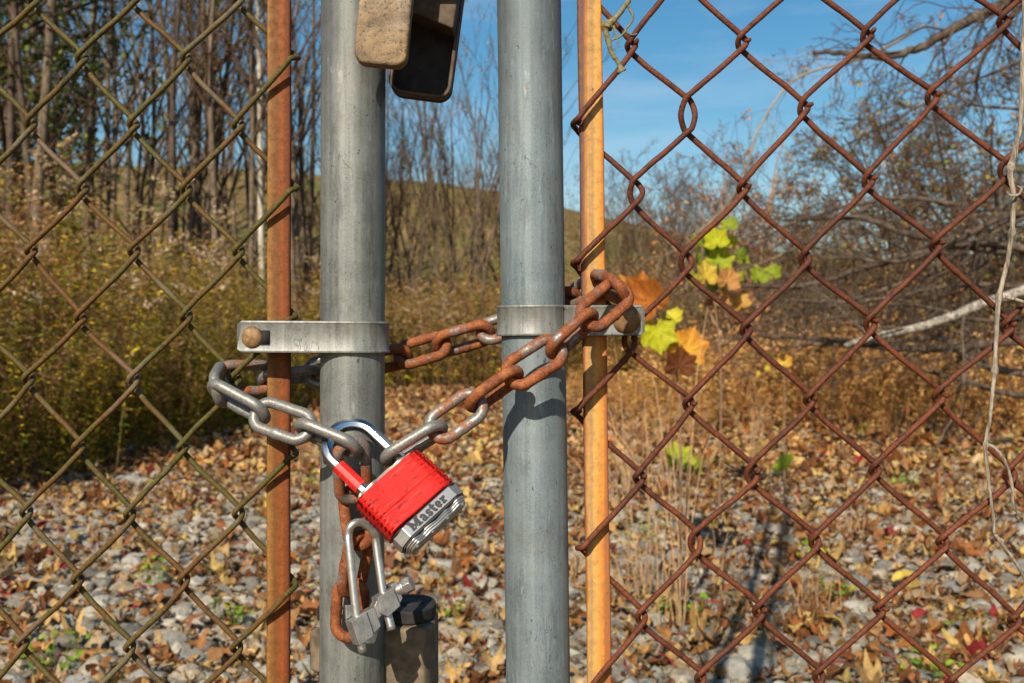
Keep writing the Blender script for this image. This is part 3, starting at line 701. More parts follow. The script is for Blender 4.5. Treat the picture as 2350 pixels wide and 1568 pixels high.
# shackle
SG=0.0150; SR=0.0042; LEG=0.0300
pts=[(-SG,-0.004,0),(-SG,0.004,0),(-SG,LEG*0.5,0),(-SG,LEG,0)]
for a in np.linspace(180,0,25)[1:-1]: pts.append((SG*math.cos(math.radians(a)),LEG+SG*1.02*math.sin(math.radians(a)),0))
pts+=[(SG,LEG,0),(SG,LEG*0.5,0),(SG,0.004,0),(SG,-0.004,0)]
def octo(pts,r,twist=0.39):
    V,F=tube(pts,r,8,ref=(0,0,1)); return V,F
mb=MB(); mb.add(*octo(pts,SR)); lp(mb,"shackle",M['chrome'],smooth=False,bevel=0.0006)
mb=MB(); mb.add(*octo([(-SG,0.0062,0),(-SG,0.0262,0)],SR+0.0005)); lp(mb,"shackle_bumper",M['red'],smooth=False,bevel=0.0005)
# lettering on the bottom band
def stroke(pts, w, cap=0.0):
    """thick polyline -> quads in the letter plane"""
    pts=np.array(pts,float); out=[]
    for a,b in zip(pts[:-1],pts[1:]):
        d=(b-a)/np.linalg.norm(b-a); n=np.array([-d[1],d[0]])*w/2; a2=a-d*w*cap; b2=b+d*w*cap
        out.append([a2-n,b2-n,b2+n,a2+n])
    return out
def bowl(cx,cy,rx,ry,a0,a1,n=14): return [(cx+rx*math.cos(math.radians(t)),cy+ry*math.sin(math.radians(t))) for t in np.linspace(a0,a1,n)]
def letter(ch):
    """slab-serif letters, x-height 1, heavy stems; returns advance and polygons"""
    T=0.47; S=0.27; q=[]
    if ch=='M':
        q+=stroke([(0.36,0),(0.30,1.42)],T*0.9)+stroke([(1.62,0),(1.62,1.42)],T*1.15)+stroke([(0.34,1.30),(0.98,0.30),(1.58,1.30)],T*0.85,0.1)
        q+=stroke([(0.0,S/2),(0.78,S/2)],S)+stroke([(1.18,S/2),(2.06,S/2)],S)+stroke([(-0.02,1.42-S/2),(0.42,1.42-S/2)],S)+stroke([(1.5,1.42-S/2),(2.06,1.42-S/2)],S); return 2.16,q
    if ch=='a':
        q+=stroke([(0.72,0.05),(0.72,0.62)]+bowl(0.42,0.66,0.30,0.24,0,165,8),T*0.85,0.08)+stroke(bowl(0.40,0.27,0.24,0.19,60,330,12),T*0.62,0.1)+stroke([(0.62,0.10),(1.06,0.10)],S); return 1.14,q
    if ch=='s':
        q+=stroke(bowl(0.44,0.70,0.28,0.20,20,215,10)+[(0.44,0.50)]+bowl(0.46,0.28,0.28,0.19,70,-160,10),T*0.66,0.1)
        q+=stroke([(0.78,0.66),(0.78,0.98)],S*0.8)+stroke([(0.10,0.02),(0.10,0.36)],S*0.8); return 0.94,q
    if ch=='t':
        q+=stroke([(0.38,1.32),(0.38,0.30)],T)+stroke([(0.0,0.88),(0.86,0.88)],S)+stroke(bowl(0.58,0.30,0.20,0.20,180,330,8),T*0.7,0.05); return 0.94,q
    if ch=='e':
        q+=stroke(bowl(0.50,0.50,0.33,0.38,0,325,22),T*0.72,0.05)+stroke([(0.25,0.50),(0.86,0.50)],S*0.8); return 1.08,q
    if ch=='r':
        q+=stroke([(0.36,0.0),(0.36,0.98)],T)+stroke([(0.0,S/2),(0.78,S/2)],S)+stroke([(0.0,1.0-S/2),(0.45,1.0-S/2)],S)+stroke([(0.42,0.58),(0.66,0.84),(0.92,0.80)],T*0.8,0.1); return 1.05,q
xx=0.0; polys=[]
for ch in "Master":
    adv,q=letter(ch); polys+=[[(x+xx,y) for x,y in p] for p in q]; xx+=adv
sc_=0.0288/xx; mb=MB()
for k,p in enumerate(polys):
    p=(np.array(p)-[xx/2,0])*[sc_,sc_*1.10]
    if np.cross(p[1]-p[0],p[2]-p[0])<0: p=p[::-1]
    V,F=extrude_poly(p,0,0.00010+0.000002*k); V[:,1]+=-BB+0.0012; V[:,0]+=-0.0012; V[:,2]+=TH/2+0.00022
    mb.add(V,F)
lp(mb,"lettering",M['ink'],smooth=False)

# ================================================================ the shear-bolt clamp lock hanging below
M['zinc']=m_simple("bright_zinc",(0.52,0.51,0.48),0.34,0.85,var=0.18,scale=180,bump=0.0002)
M['alu']=(lambda s:(s.bump(s.math('ADD',s.noise(1.0,4,s.vec((900,120,120))),s.noise(300,5)),0.00025,0.8),s.out(s.mix(s.ramp(s.noise(140,6,rough=0.7),[(0.35,0.0),(0.7,1.0)]),(0.19,0.18,0.165),(0.36,0.345,0.32)),0.42,0.55))[-1])(NT("dull_aluminium"))
cl=empty("clamp_lock",P(818,1412,-0.055),"small zinc U-bolt lock with aluminium block and hex bolt on the hanging chain tail","lock")
lt0=P(818,1412,-0.060); rt0=P(881,1370,-0.050)
Lt=[P(800,1228,-0.052),P(802,1260,-0.054),P(818,1412,-0.060),P(832.5,1498,-0.063)]
Rt=[P(862,1240,-0.044),P(869,1290,-0.046),P(881,1370,-0.050),P(899,1446,-0.054)]
arc=[]
A=Lt[0]; B=Rt[0]; up=norm(np.array([-0.05,0,1.0])); mid=(A+B)/2
for t in np.linspace(180,0,15)[1:-1]:
    a=math.radians(t); arc.append(mid+(B-A)/2*math.cos(a)*1.0+up*0.0093*math.sin(a)+np.array([0,-0.001*math.sin(a),0]))
pl_=catmull([Lt[3],Lt[2],Lt[1],Lt[0]]+arc[2::3]+[Rt[0],Rt[1],Rt[2],Rt[3]],8)
mb=MB(); mb.add(*tube(pl_,0.0026,16)); part(mb,"u_bolt",M['zinc'],cl,lt0)
# block: outline in the plane (u along leg to leg, v along the legs), built at real depth
u_=norm(rt0-lt0); v_=norm((Lt[1]-Lt[3])); v_=norm(v_-u_*np.dot(u_,v_)*0.55); f_=np.cross(u_,v_); f_=norm(f_ if f_[1]<0 else -f_)
Au=np.c_[u_,v_,f_]
def blk(poly,z0,z1):
    V,F=extrude_poly(poly,z0,z1,axes=Au); return V+lt0,F
s1=np.linalg.norm(rt0-lt0)
mb=MB()
mb.add(*blk([(-0.0062,0.0),(0.0044,0.0),(0.0044,-0.0150),(-0.0062,-0.0150)],-0.0055,0.0068))
mb.add(*blk([(0.0044,-0.0003),(0.0108,-0.001),(0.0108,-0.0130),(0.0044,-0.0147)],-0.0052,0.0048))
mb.add(*blk([(0.0108,-0.0008),(s1-0.006,0.0015),(s1-0.006,-0.008),(0.0108,-0.0085)],-0.0045,0.0042))
mb.add(*blk([(s1-0.006,0.003),(s1+0.0052,0.003),(s1+0.0062,-0.0090),(s1-0.0035,-0.0105),(s1-0.0075,-0.006)],-0.0055,0.0064))
mb.add(*blk([(s1+0.0052,0.0045),(s1+0.0098,0.0045),(s1+0.0098,-0.0065),(s1+0.0062,-0.0088)],-0.0050,0.0040))
mb.add(*blk([(-0.0060,0.0003),(-0.0035,0.0082),(0.0005,0.0060),(0.0012,0.0003)],-0.0054,-0.0028))
part(mb,"clamp_block",M['alu'],cl,lt0,smooth=False,bevel=0.0005)
# hex bolt
hb=lt0+u_*(s1+0.0096)+v_*(-0.0010)+f_*0.0012
hd=norm(u_*0.80+f_*0.62); hs=norm(np.cross(hd,v_)); hv=np.cross(hs,hd)
mb=MB(); mb.add(*tube([hb-hd*0.002,hb+hd*0.0030],0.0040,20)); mb.add(*tube([hb+hd*0.0028,hb+hd*0.0036,hb+hd*0.0046],[0.0040,0.0049,0.0047],20))
a=np.arange(6)*math.pi/3+0.3
def hx(d,r): return np.array([hb+hd*d+hs*r*math.cos(t)+hv*r*math.sin(t) for t in a])
loft(mb,[hx(0.0044,0.0050),hx(0.0092,0.0050),hx(0.0099,0.0043)])
part(mb,"hex_bolt",M['zinc'],cl,hb,smooth=False,bevel=0.0004)

# small pits left where the legs run through the block are part of the casting; engraved marks
mb=MB(); rt=np.random.default_rng(2)
for k in range(6):
    p=lt0+u_*(s1-0.0045)+v_*(0.0008-0.0016*k)+f_*0.00645
    for (du,dv,lu,lv) in ((0,0,0.0013,0.00022),(0,0.0008,0.0013,0.00022),(0 if k%2 else 0.0011,0,0.00022,0.0010))[:(2 if k%3==0 else 3)]:
        V,F=extrude_poly([(0,0),(lu,0),(lu,lv),(0,lv)],0,0.00008,axes=Au); mb.add(V+p+u_*du+v_*dv,F)
part(mb,"stamped_marks",M['darkgap'] if False else M['alu'],cl,lt0,smooth=False)

# ================================================================ ground and hills
def ridge_z(x, y0=62.0):
    k=FP/(y0+D0); xd=1175+x*k
    yd=np.interp(xd,[-2000,0,500,1000,1180,1300,1400,1570,1800,2100,2400,4500],[395,395,405,438,455,490,515,545,590,610,625,660])
    return CH+(784-yd)/k
def G(x,y):
    x=np.asarray(x,float); y=np.asarray(y,float)
    h=sm(19,62,y)*ridge_z(x*62/np.maximum(y,20))+0.0
    h=h*np.where(y>62,1,1)
    n=0.035*np.sin(x*1.3+0.5)*np.sin(y*0.9+1)+0.02*np.sin(x*3.1+y*2.3)
    return h+n*sm(1.5,3,y)+0.10*sm(-2.9,-4.2,x)*sm(2,5,y)*(y<62)
xs=np.concatenate([-np.geomspace(14,420,26)[::-1],np.arange(-13.5,13.6,0.3),np.geomspace(14,420,26)])
ys=np.concatenate([np.linspace(-12,2,8),np.arange(2.3,16,0.3),np.arange(16.5,64,1.2),np.geomspace(65,900,24)])
X,Y=np.meshgrid(xs,ys); Z=G(X,Y); nx,ny=len(xs),len(ys)
i=np.arange(ny-1)[:,None]; j=np.arange(nx-1)[None]
F=np.stack([i*nx+j,i*nx+j+1,(i+1)*nx+j+1,(i+1)*nx+j],-1).reshape(-1,4)
def m_ground():
    s=NT("soil_and_field"); sep=s.n("ShaderNodeSeparateXYZ"); s.t.links.new(s.tc.outputs['Object'],sep.inputs[0])
    n1=s.noise(9,7,rough=0.7); n2=s.noise(0.35,5); n3=s.noise(55,4); n4=s.noise(1.4,6,s.vec((1,0.5,1)))
    soil=s.mix(s.ramp(n1,[(0.35,0.0),(0.65,1.0)]),(0.055,0.034,0.018),(0.20,0.115,0.055))
    soil=s.mix(s.ramp(n3,[(0.55,0.0),(0.62,0.8)]),soil,(0.24,0.14,0.06))
    field=s.mix(s.ramp(n4,[(0.38,0.0),(0.62,1.0)]),(0.13,0.10,0.036),(0.26,0.175,0.07))
    field=s.mix(s.ramp(n2,[(0.46,0.0),(0.6,0.8)]),field,(0.11,0.125,0.03))
    field=s.mix(s.ramp(s.noise(6,6,rough=0.75),[(0.5,0.0),(0.62,0.6)]),field,(0.07,0.045,0.022))
    f=s.math('MULTIPLY',s.math('SUBTRACT',sep.outputs[1],17.0),0.12,clamp=True)
    s.bump(s.math('ADD',n1,n3),0.02,0.8)
    return s.out(s.mix(f,soil,field),0.95,0.0,Specular_IOR_Level=0.1)
mb=MB(); mb.add(np.stack([X,Y,Z],-1).reshape(-1,3),F); o=mb.obj("ground",m_ground()); tag(o,kind="structure")

# ================================================================ stones and fallen leaves
def stone_templates(n, sub, rng):
    bm=bmesh.new(); bmesh.ops.create_icosphere(bm,subdivisions=sub,radius=1.0); bm.verts.ensure_lookup_table()
    V=np.array([v.co[:] for v in bm.verts]); F=np.array([[v.index for v in f.verts] for f in bm.faces]); bm.free()
    V/=np.linalg.norm(V,axis=1,keepdims=True); out=[]
    for _ in range(n):
        N=rng.normal(size=(11,3)); N/=np.linalg.norm(N,axis=1,keepdims=True); d=rng.uniform(0.50,0.86,11)
        q=d[None]/np.maximum(V@N.T,1e-3); r=np.minimum(q.min(1),1.0)
        W_=V*r[:,None]*np.array([1.0,rng.uniform(0.6,0.9),rng.uniform(0.38,0.68)])+rng.normal(0,0.008,V.shape)
        out.append((W_,F))
    return out
rs=np.random.default_rng(11)
def in_view(n, y0, y1, rng, p=1.0, xlo=-9, xhi=9):
    """points on the ground inside a widened view wedge, denser near"""
    y=y0+(y1-y0)*rng.uniform(0,1,n)**p; half=(y+D0)*0.60+0.25
    x=rng.uniform(-1,1,n)*half; k=(x>xlo)&(x<xhi); return x[k],y[k]
STC=0.86*np.array([(0.32,0.290,0.225),(0.38,0.345,0.27),(0.25,0.230,0.185),(0.42,0.385,0.31),(0.31,0.25,0.17),(0.18,0.165,0.135),(0.36,0.31,0.23),(0.28,0.27,0.23)])
def strew_stones(name, x, y, sz, temps, rng, label=None, zoff=0.0):
    mb=MB(); grp=rng.integers(0,len(temps),len(x))
    for g,T in enumerate(temps):
        k=grp==g
        if not k.any(): continue
        m=k.sum(); Mx=rotm(m,rng,0.30)*sz[k][:,None,None]
        c=STC[rng.integers(0,len(STC),m)]*rng.uniform(0.8,1.12,(m,1))
        L=np.c_[x[k],y[k],G(x[k],y[k])+sz[k]*rng.uniform(0.05,0.5,m)+zoff]
        mb.inst(T,Mx,L,c)
    return mb
M['stone']=m_attr("limestone",0.85,55,0.30,bump=0.004)
mb=MB()
x,y=in_view(5200,2.05,4.6,rs,1.25); sz=np.clip(rs.lognormal(math.log(0.033),0.40,len(x)),0.012,0.070)
mbA=strew_stones("gravel",x,y,sz,stone_templates(14,3,rs),rs)
o=mbA.obj("gravel",M['stone'],smooth=False); tag(o,"angular grey limestone gravel covering the track behind the gate","gravel",kind="stuff")
x,y=in_view(15000,4.4,13.5,rs,1.3,-4.2,7.5)
kk=rs.uniform(0,1,len(x))<np.where(x>1.2, 0.75-0.45*sm(5,9,y),1.0)*(1-0.5*sm(8,13,y)); x=x[kk]; y=y[kk]
sz=np.clip(rs.lognormal(math.log(0.033),0.35,len(x)),0.014,0.065)
mbB=strew_stones("g",x,y,sz,stone_templates(12,2,rs),rs)
o=mbB.obj("gravel",M['stone'],smooth=False); tag(o,"thinner grey gravel farther along the track among dead leaves","gravel",kind="stuff")

def leaf_template(kind, rng, size=1.0, curl=0.3, res=26):
    """one leaf lying in xy, stalk at -y; rings give it a curl"""
    a=np.linspace(0,2*math.pi,res,endpoint=False)
    if kind=='maple':
        key=[(-90,0.30),(-62,0.52),(-38,0.42),(-20,0.78),(-2,0.98),(14,0.60),(28,0.52),(42,0.80),(60,0.86),(72,0.58),(84,0.82),(90,1.05)]
        k=np.array(key+[(180-t,r) for t,r in reversed(key[:-1])]); k=np.r_[k,[(270,0.30)]]
        aa=np.degrees(a); aa=np.where(aa>270,aa-360,aa); rr=np.interp(aa,k[:,0],k[:,1])*(1+rng.normal(0,0.05,res))
        p=np.c_[np.cos(a)*rr,np.sin(a)*rr]
    elif kind=='oval':
        rr=1/np.sqrt((np.cos(a)/0.48)**2+(np.sin(a)/1.0)**2); p=np.c_[np.cos(a)*rr,np.sin(a)*rr]; p[:,0]*=(1-0.25*p[:,1]); p*= (1+rng.normal(0,0.03,(res,1)))
    elif kind=='strip':
        p=np.c_[np.cos(a)*0.17,np.sin(a)]
    elif kind=='round':
        rr=0.85+0.12*np.sin(a*5)+rng.normal(0,0.03,res); p=np.c_[np.cos(a)*rr,np.sin(a)*rr]
    c1,c2,c3=rng.normal(0,curl,3); fold=rng.uniform(0.0,curl*1.6)
    rings=[p*0.5,p]; V=[(0,0,0)]; 
    for q in rings:
        z=c1*q[:,0]**2+c2*q[:,1]**2+c3*q[:,0]*q[:,1]+fold*np.abs(q[:,0])+0.12*curl*np.sin(4*np.arctan2(q[:,1],q[:,0])+c1*9)*np.hypot(q[:,0],q[:,1])
        V+= [tuple(v) for v in np.c_[q,z]]
    V=np.array(V); n=res; j=np.arange(n); j2=(j+1)%n
    T=np.stack([np.zeros(n,int),1+j,1+j2],-1); Q=np.stack([1+j,1+n+j,1+n+j2,1+j2],-1)
    # veins: slightly paler along the middle
    cc=np.ones((len(V),3)); cc[0]=1.12; cc[1:n+1]*=1.03; cc[n+1:]*=rng.uniform(0.80,1.0,(n,1))
    V[:,2]-=V[:,2].min()
    return V*size,[T,Q],cc
M['leaf_dry']=m_attr("dry_leaf",0.7,60,0.35,transl=0.18)
M['leaf_live']=m_attr("live_leaf",0.55,50,0.3,transl=0.38,spots=True)
_lc=[(0.34,0.17,0.065),(0.28,0.10,0.028),(0.48,0.26,0.085),(0.20,0.07,0.02),(0.50,0.31,0.10),(0.14,0.055,0.02),(0.36,0.16,0.05),(0.50,0.34,0.10),(0.33,0.15,0.05),(0.40,0.26,0.11),(0.18,0.09,0.035),(0.52,0.33,0.12),(0.28,0.11,0.04),(0.18,0.08,0.035),(0.42,0.30,0.17),(0.30,0.20,0.11),(0.36,0.25,0.14)]
LC=np.array(_lc+_lc+_lc+[(0.24,0.025,0.025)]); LCF=LC*1.2
def strew_leaves(x,y,sz,temps,rng,lift,pal=LC,tilt=0.35):
    mb=MB(); grp=rng.integers(0,len(temps),len(x))
    for g,T in enumerate(temps):
        k=grp==g; m=k.sum()
        if m==0: continue
        Mx=rotm(m,rng,tilt)
        sc=sz[k][:,None]*np.c_[np.ones(m),np.ones(m),rng.uniform(0.6,1.5,m)]; Mx=Mx*sc[:,None,:]
        c=pal[rng.integers(0,len(pal),m)]*rng.uniform(0.75,1.15,(m,1))
        L=np.c_[x[k],y[k],G(x[k],y[k])+lift[k]]
        mb.inst(T,Mx,L,c)
    return mb
LT=[leaf_template(k,rs,1.0,c) for k,c in [('oval',0.5),('oval',0.8),('oval',0.3),('maple',0.45),('maple',0.75),('strip',0.5),('round',0.6),('oval',0.65),('strip',0.25),('maple',0.6)]]
def leaf_density(x,y):
    return np.clip(0.40+0.28*sm(-0.3,1.8,x-0.05*(y-3))+0.75*sm(3.9,6.8,y)+0.30*np.sin(x*2.1+y*1.7)*np.sin(x*0.9-y*2.3)+0.2*np.sin(x*5.3+1)*np.sin(y*4.1),0.08,1.0)
x,y=in_view(21000,2.1,7.5,rs,1.15); kk=rs.uniform(0,1,len(x))<leaf_density(x,y); x=x[kk]; y=y[kk]
mb=strew_leaves(x,y,np.clip(rs.lognormal(math.log(0.024),0.42,len(x)),0.010,0.055),LT,rs,rs.uniform(0.008,0.045,len(x)),LC,0.32)
o=mb.obj("leaf_litter",M['leaf_dry']); tag(o,"brown, tan and yellow dead leaves scattered among the stones behind the gate","leaf litter",kind="stuff")
x,y=in_view(26000,7.0,21,rs,1.1,-4.5,12)
mb=strew_leaves(x,y,np.clip(rs.lognormal(math.log(0.042),0.35,len(x)),0.02,0.085),[LT[i] for i in (0,1,3,5,6)],rs,rs.uniform(0.01,0.06,len(x)),LCF)
o=mb.obj("leaf_litter",M['leaf_dry']); tag(o,"warm brown carpet of dead leaves on the far part of the track","leaf litter",kind="stuff")
# crumbled bits of leaf and bark filling the gaps between the stones
x,y=in_view(30000,2.05,9,rs,1.25)
mb=strew_leaves(x,y,np.clip(rs.lognormal(math.log(0.011),0.4,len(x)),0.005,0.022),[(T_[0],T_[1],T_[2]) for T_ in (leaf_template('oval',rs,1,0.4,7),leaf_template('strip',rs,1,0.4,6),leaf_template('round',rs,1,0.5,6))],rs,rs.uniform(0.004,0.035,len(x)),LC*0.85,0.6)
o=mb.obj("leaf_litter",M['leaf_dry']); tag(o,"crumbled leaf fragments between the stones of the track","leaf litter",kind="stuff")
# red sumac stalks and fine dead twigs
mb=MB()
x,y=in_view(420,2.2,7,rs,1.2); 
for xx,yy in zip(x,y):
    a=rs.uniform(0,6.28); L=rs.uniform(0.03,0.13); d=np.array([math.cos(a),math.sin(a),rs.normal(0,0.12)]); g=float(G(xx,yy))+0.035
    red=rs.uniform()<0.45; c=(0.42,0.03,0.05) if red else (0.24,0.14,0.08)
    p=np.array([xx,yy,g]); b=np.array([-d[1],d[0],0])*rs.normal(0,0.15)*L
    mb.add(*tube([p-d*L/2,p+b,p+d*L/2],[0.0028,0.0026,0.0014] if red else [0.0017,0.0015,0.0008],5),c=c)
o=mb.obj("dead_stalks",M['leaf_dry']); tag(o,"fine dead stalks and crimson leaf stems lying over the gravel","twigs",kind="stuff")
# the larger fallen leaves, each a thing of its own
big=[(2510/1,1660,0)]
BL=[(355,1310,'brown'),(455,1470,'brown'),(230,1475,'tan'),(120,1470,'tan'),(640,1330,'brown'),(420,1400,'rust'),(560,1500,'tan'),(1060,1330,'rust'),(1000,1270,'rust'),
    (2135,1018,'peach'),(1900,1455,'yellow'),(1745,1440,'rust'),(2170,1260,'pale'),(2190,1545,'brown'),(2095,1535,'rust'),(2300,1470,'brown'),(2010,1290,'brown'),(1720,1180,'brown'),
    (1650,1290,'rust'),(2280,1215,'rust'),(1540,1440,'brown'),(1990,1180,'brown'),(2080,1350,'yellow'),(1350,1210,'brown'),(1120,1180,'yellow'),(1060,1230,'pale'),(2240,1310,'rust'),(1885,1270,'tan'),(1790,1520,'brown'),(330,1180,'tan'),(620,1200,'yellow'),(500,1250,'rust'),(90,1390,'tan'),(2040,1480,'rust')]
PALN={'brown':((0.30,0.12,0.045),'curled brown'),'rust':((0.36,0.115,0.03),'rust-red'),'tan':((0.48,0.29,0.12),'tan'),'peach':((0.66,0.36,0.16),'peach-coloured lobed'),'yellow':((0.62,0.43,0.08),'yellow'),'pale':((0.50,0.38,0.19),'pale buff')}
BT_=[leaf_template('maple',rs,1.0,0.25,40),leaf_template('maple',rs,1.0,0.45,40),leaf_template('oval',rs,1.0,0.5,36),leaf_template('maple',rs,1.0,0.6,40)]
bt_me={}
for q,(xd,yd,cn) in enumerate(BL):
    yy=CH*FP/(yd-784)-D0; xx=(xd-1175)/FP*(yy+D0); c,w=PALN[cn]; k=q%4
    if (k,cn) not in bt_me:
        mb=MB(); T=BT_[k]; mb.add(T[0]*0.062,T[1],T[2]*np.array(c)); mb.add(*tube([(0,-0.018,0.012),(0.004,-0.045,0.008),(0.001,-0.075,0.010)],[0.0016,0.0013,0.001],5),c=np.array(c)*0.8)
        bt_me[(k,cn)]=mb.mesh("fallen_leaf",M['leaf_dry'])
    o=bpy.data.objects.new("fallen_leaf",bt_me[(k,cn)]); COL.objects.link(o)
    s=rs.uniform(0.7,1.05)*(0.85+0.06*yy); o.location=(xx,yy,float(G(xx,yy))+0.045); o.rotation_euler=(rs.normal(0.15,0.2),rs.normal(0,0.2),rs.uniform(0,6.28)); o.scale=(s,s,s)
    tag(o,"large %s dead leaf lying on top of the gravel and litter"%w,"leaf","%s large fallen leaves on the track"%w)

# ================================================================ weeds
def blade(p, d, L, w, droop, up=(0,0,1)):
    """narrow leaf: 3 segments, folded diamond"""
    d=norm(d); s=np.cross(d,np.array(up)+np.array([math.sin(p[2]*977+p[0]*1733),math.cos(p[2]*1371+p[1]*911),0.0])*1.1); s=s/ (np.linalg.norm(s)+1e-9)
    a=p; b=p+d*L*0.45+np.array([0,0,-droop*0.2*L]); c=p+d*L+np.array([0,0,-droop*L])
    return np.array([a,b-s*w,b+s*w,c]), np.array([[0,1,3],[0,3,2]])
def weed_template(rng, h, nleaf, leafL, leafW, cols, plume, stemc, lean=0.12, spread=1.0, branches=6):
    V=[];F=[];C=[];off=0
    def add(v,f,c):
        nonlocal off
        V.append(v); F.append(np.asarray(f)+off); C.append(np.tile(np.asarray(c,float),(len(v),1))); off+=len(v)
    quads=[]
    la=rng.uniform(0,6.28); b=lean*h*rng.uniform(0.3,1.3)
    stem=lambda t: np.array([math.cos(la)*b*t*t, math.sin(la)*b*t*t, h*t])
    v,f=tube([stem(t) for t in (0,0.25,0.5,0.75,1.0)],[0.0045,0.004,0.0032,0.0024,0.0012],4,caps=False)
    add(v,np.concatenate([f[0][:,[0,1,2]],f[0][:,[0,2,3]]]),stemc)
    cols=np.asarray(cols,float)
    for q in range(nleaf):
        t=rng.uniform(0.12,0.98); a=rng.uniform(0,6.28); p=stem(t)
        d=np.array([math.cos(a),math.sin(a),rng.uniform(-0.1,0.8)])
        c=cols[rng.integers(len(cols))]*rng.uniform(0.7,1.2)
        L=leafL*rng.uniform(0.5,1.2)*(1.1-0.5*t)
        v,f=blade(p,d,L,leafW*rng.uniform(0.7,1.3),rng.uniform(0.0,0.7)); add(v,f,c)
    for q in range(branches):
        t=rng.uniform(0.62,1.0); a=rng.uniform(0,6.28); p=stem(t); L=h*rng.uniform(0.08,0.2)*spread
        d=norm([math.cos(a),math.sin(a),0.9]); e=p+d*L+np.array([0,0,-0.25*L]); m=p+d*L*0.55
        v,f=tube([p,m,e],[0.0016,0.0012,0.0008],3,caps=False); add(v,np.concatenate([f[0][:,[0,1,2]],f[0][:,[0,2,3]]]),stemc)
        if plume is not None:
            pc,num,ps=plume
            for z in range(num):
                u=rng.uniform(0.15,1.0); o_=p+(e-p)*u+rng.normal(0,0.010,3)+np.array([0,0,0.012*rng.uniform(0,1)]); r=rng.normal(size=(4,3))*ps; c=np.asarray(pc[rng.integers(len(pc))])*rng.uniform(0.75,1.15)
                add(o_+r,[[0,1,2],[0,2,3]],c)
        for z in range(5):
            u=rng.uniform(0.1,1); a2=rng.uniform(0,6.28); c=cols[rng.integers(len(cols))]*rng.uniform(0.7,1.2)
            v,f=blade(p+(e-p)*u,[math.cos(a2),math.sin(a2),0.2],leafL*0.45,leafW*0.7,0.3); add(v,f,c)
    return np.concatenate(V),[np.concatenate(F)],np.concatenate(C)
rw=np.random.default_rng(21)
GRN=[(0.16,0.20,0.016),(0.30,0.31,0.02),(0.66,0.52,0.025),(0.09,0.13,0.012),(0.70,0.42,0.03),(0.26,0.13,0.03),(0.14,0.18,0.015)]
BRN=[(0.36,0.15,0.05),(0.46,0.23,0.08),(0.22,0.085,0.03),(0.56,0.32,0.12),(0.42,0.32,0.05)]
TAN=[(0.62,0.44,0.28),(0.72,0.55,0.37),(0.46,0.27,0.15)]
M['weed']=m_attr("weed_foliage",0.65,40,0.2,transl=0.30)
WG=[weed_template(rw,h,95,0.13,0.0115,GRN,(TAN,9,0.008) if i%3==1 else None,(0.24,0.13,0.05),branches=6) for i,h in enumerate((1.6,1.9,2.15,1.8,2.3,2.0))]
WB=[weed_template(rw,h,80,0.085,0.009,BRN,(BRN+TAN[:1],12,0.008),(0.22,0.11,0.06),branches=9) for h in (1.6,1.9,2.15,1.75)]
WGY=[weed_template(rw,h,75,0.08,0.008,[(0.34,0.28,0.05),(0.42,0.26,0.06),(0.20,0.19,0.04),(0.30,0.17,0.08)],(TAN+[(0.5,0.36,0.10)],16,0.010),(0.22,0.14,0.06),branches=8) for h in (1.5,1.8,1.2)]
WR_=[weed_template(rw,h,26,0.05,0.005,[(0.56,0.24,0.06),(0.66,0.36,0.10),(0.42,0.16,0.05),(0.72,0.48,0.16),(0.50,0.46,0.05)],([(0.62,0.30,0.09),(0.72,0.44,0.17)],6,0.008),(0.42,0.18,0.06),lean=0.35,branches=7,spread=1.5) for h in (0.36,0.5,0.28,0.42)]
def edge_x(y):    # edge of the thicket along the left side of the track
    return np.interp(y,[4.5,6.2,7.7,10,13,17,20],[-3.6,-3.15,-2.95,-3.0,-3.1,-3.0,-2.2])
def front_scale(x,y):
    d=np.minimum(edge_x(y)+0.15-x,(y-4.7)*0.8); return 0.42+0.62*sm(-0.1,1.7,d)
def plant_many(T, x, y, rng, smin=0.8, smax=1.2, tilt=0.10, fs=None):
    mb=MB(); g=rng.integers(0,len(T),len(x)); fs=np.ones(len(x)) if fs is None else fs
    for q in range(len(T)):
        k=g==q; m=k.sum()
        if m==0: continue
        Mx=rotm(m,rng,tilt)*(fs[k]*rng.uniform(smin,smax,m))[:,None,None]; L=np.c_[x[k],y[k],G(x[k],y[k])-0.02]
        mb.inst(T[q],Mx,L,np.ones((m,3))*rng.uniform(0.8,1.15,(m,1)))
    return mb
# dense thicket: the mass nobody could count
y=4.9+13*rw.uniform(0,1,1450)**1.3; x=edge_x(y)-0.30-rw.exponential(1.1,1450)*(1+0.05*y); k=(x>-11)&(x>-(y+D0)*0.62-0.5); x=x[k];y=y[k]
yf_=5.0+9*rw.uniform(0,1,420)**1.2; x=np.r_[x,edge_x(yf_)-rw.uniform(-0.05,0.55,420)]; y=np.r_[y,yf_]
isb=rw.uniform(0,1,len(x))<np.clip(0.22+0.45*sm(0.2,2.4,np.minimum(edge_x(y)-x,(y-4.7)*0.6)),0,0.7)
mb=plant_many(WG,x[~isb],y[~isb],rw,0.7,1.15,fs=front_scale(x[~isb],y[~isb])); o=mb.obj("undergrowth",M['weed']); tag(o,"dense yellow-green goldenrod thicket along the left side of the track","undergrowth",kind="stuff")
mb=plant_many(WB,x[isb],y[isb],rw,0.75,1.25,fs=front_scale(x[isb],y[isb])); o=mb.obj("undergrowth",M['weed']); tag(o,"withered brown weeds filling the thicket at left","undergrowth",kind="stuff")
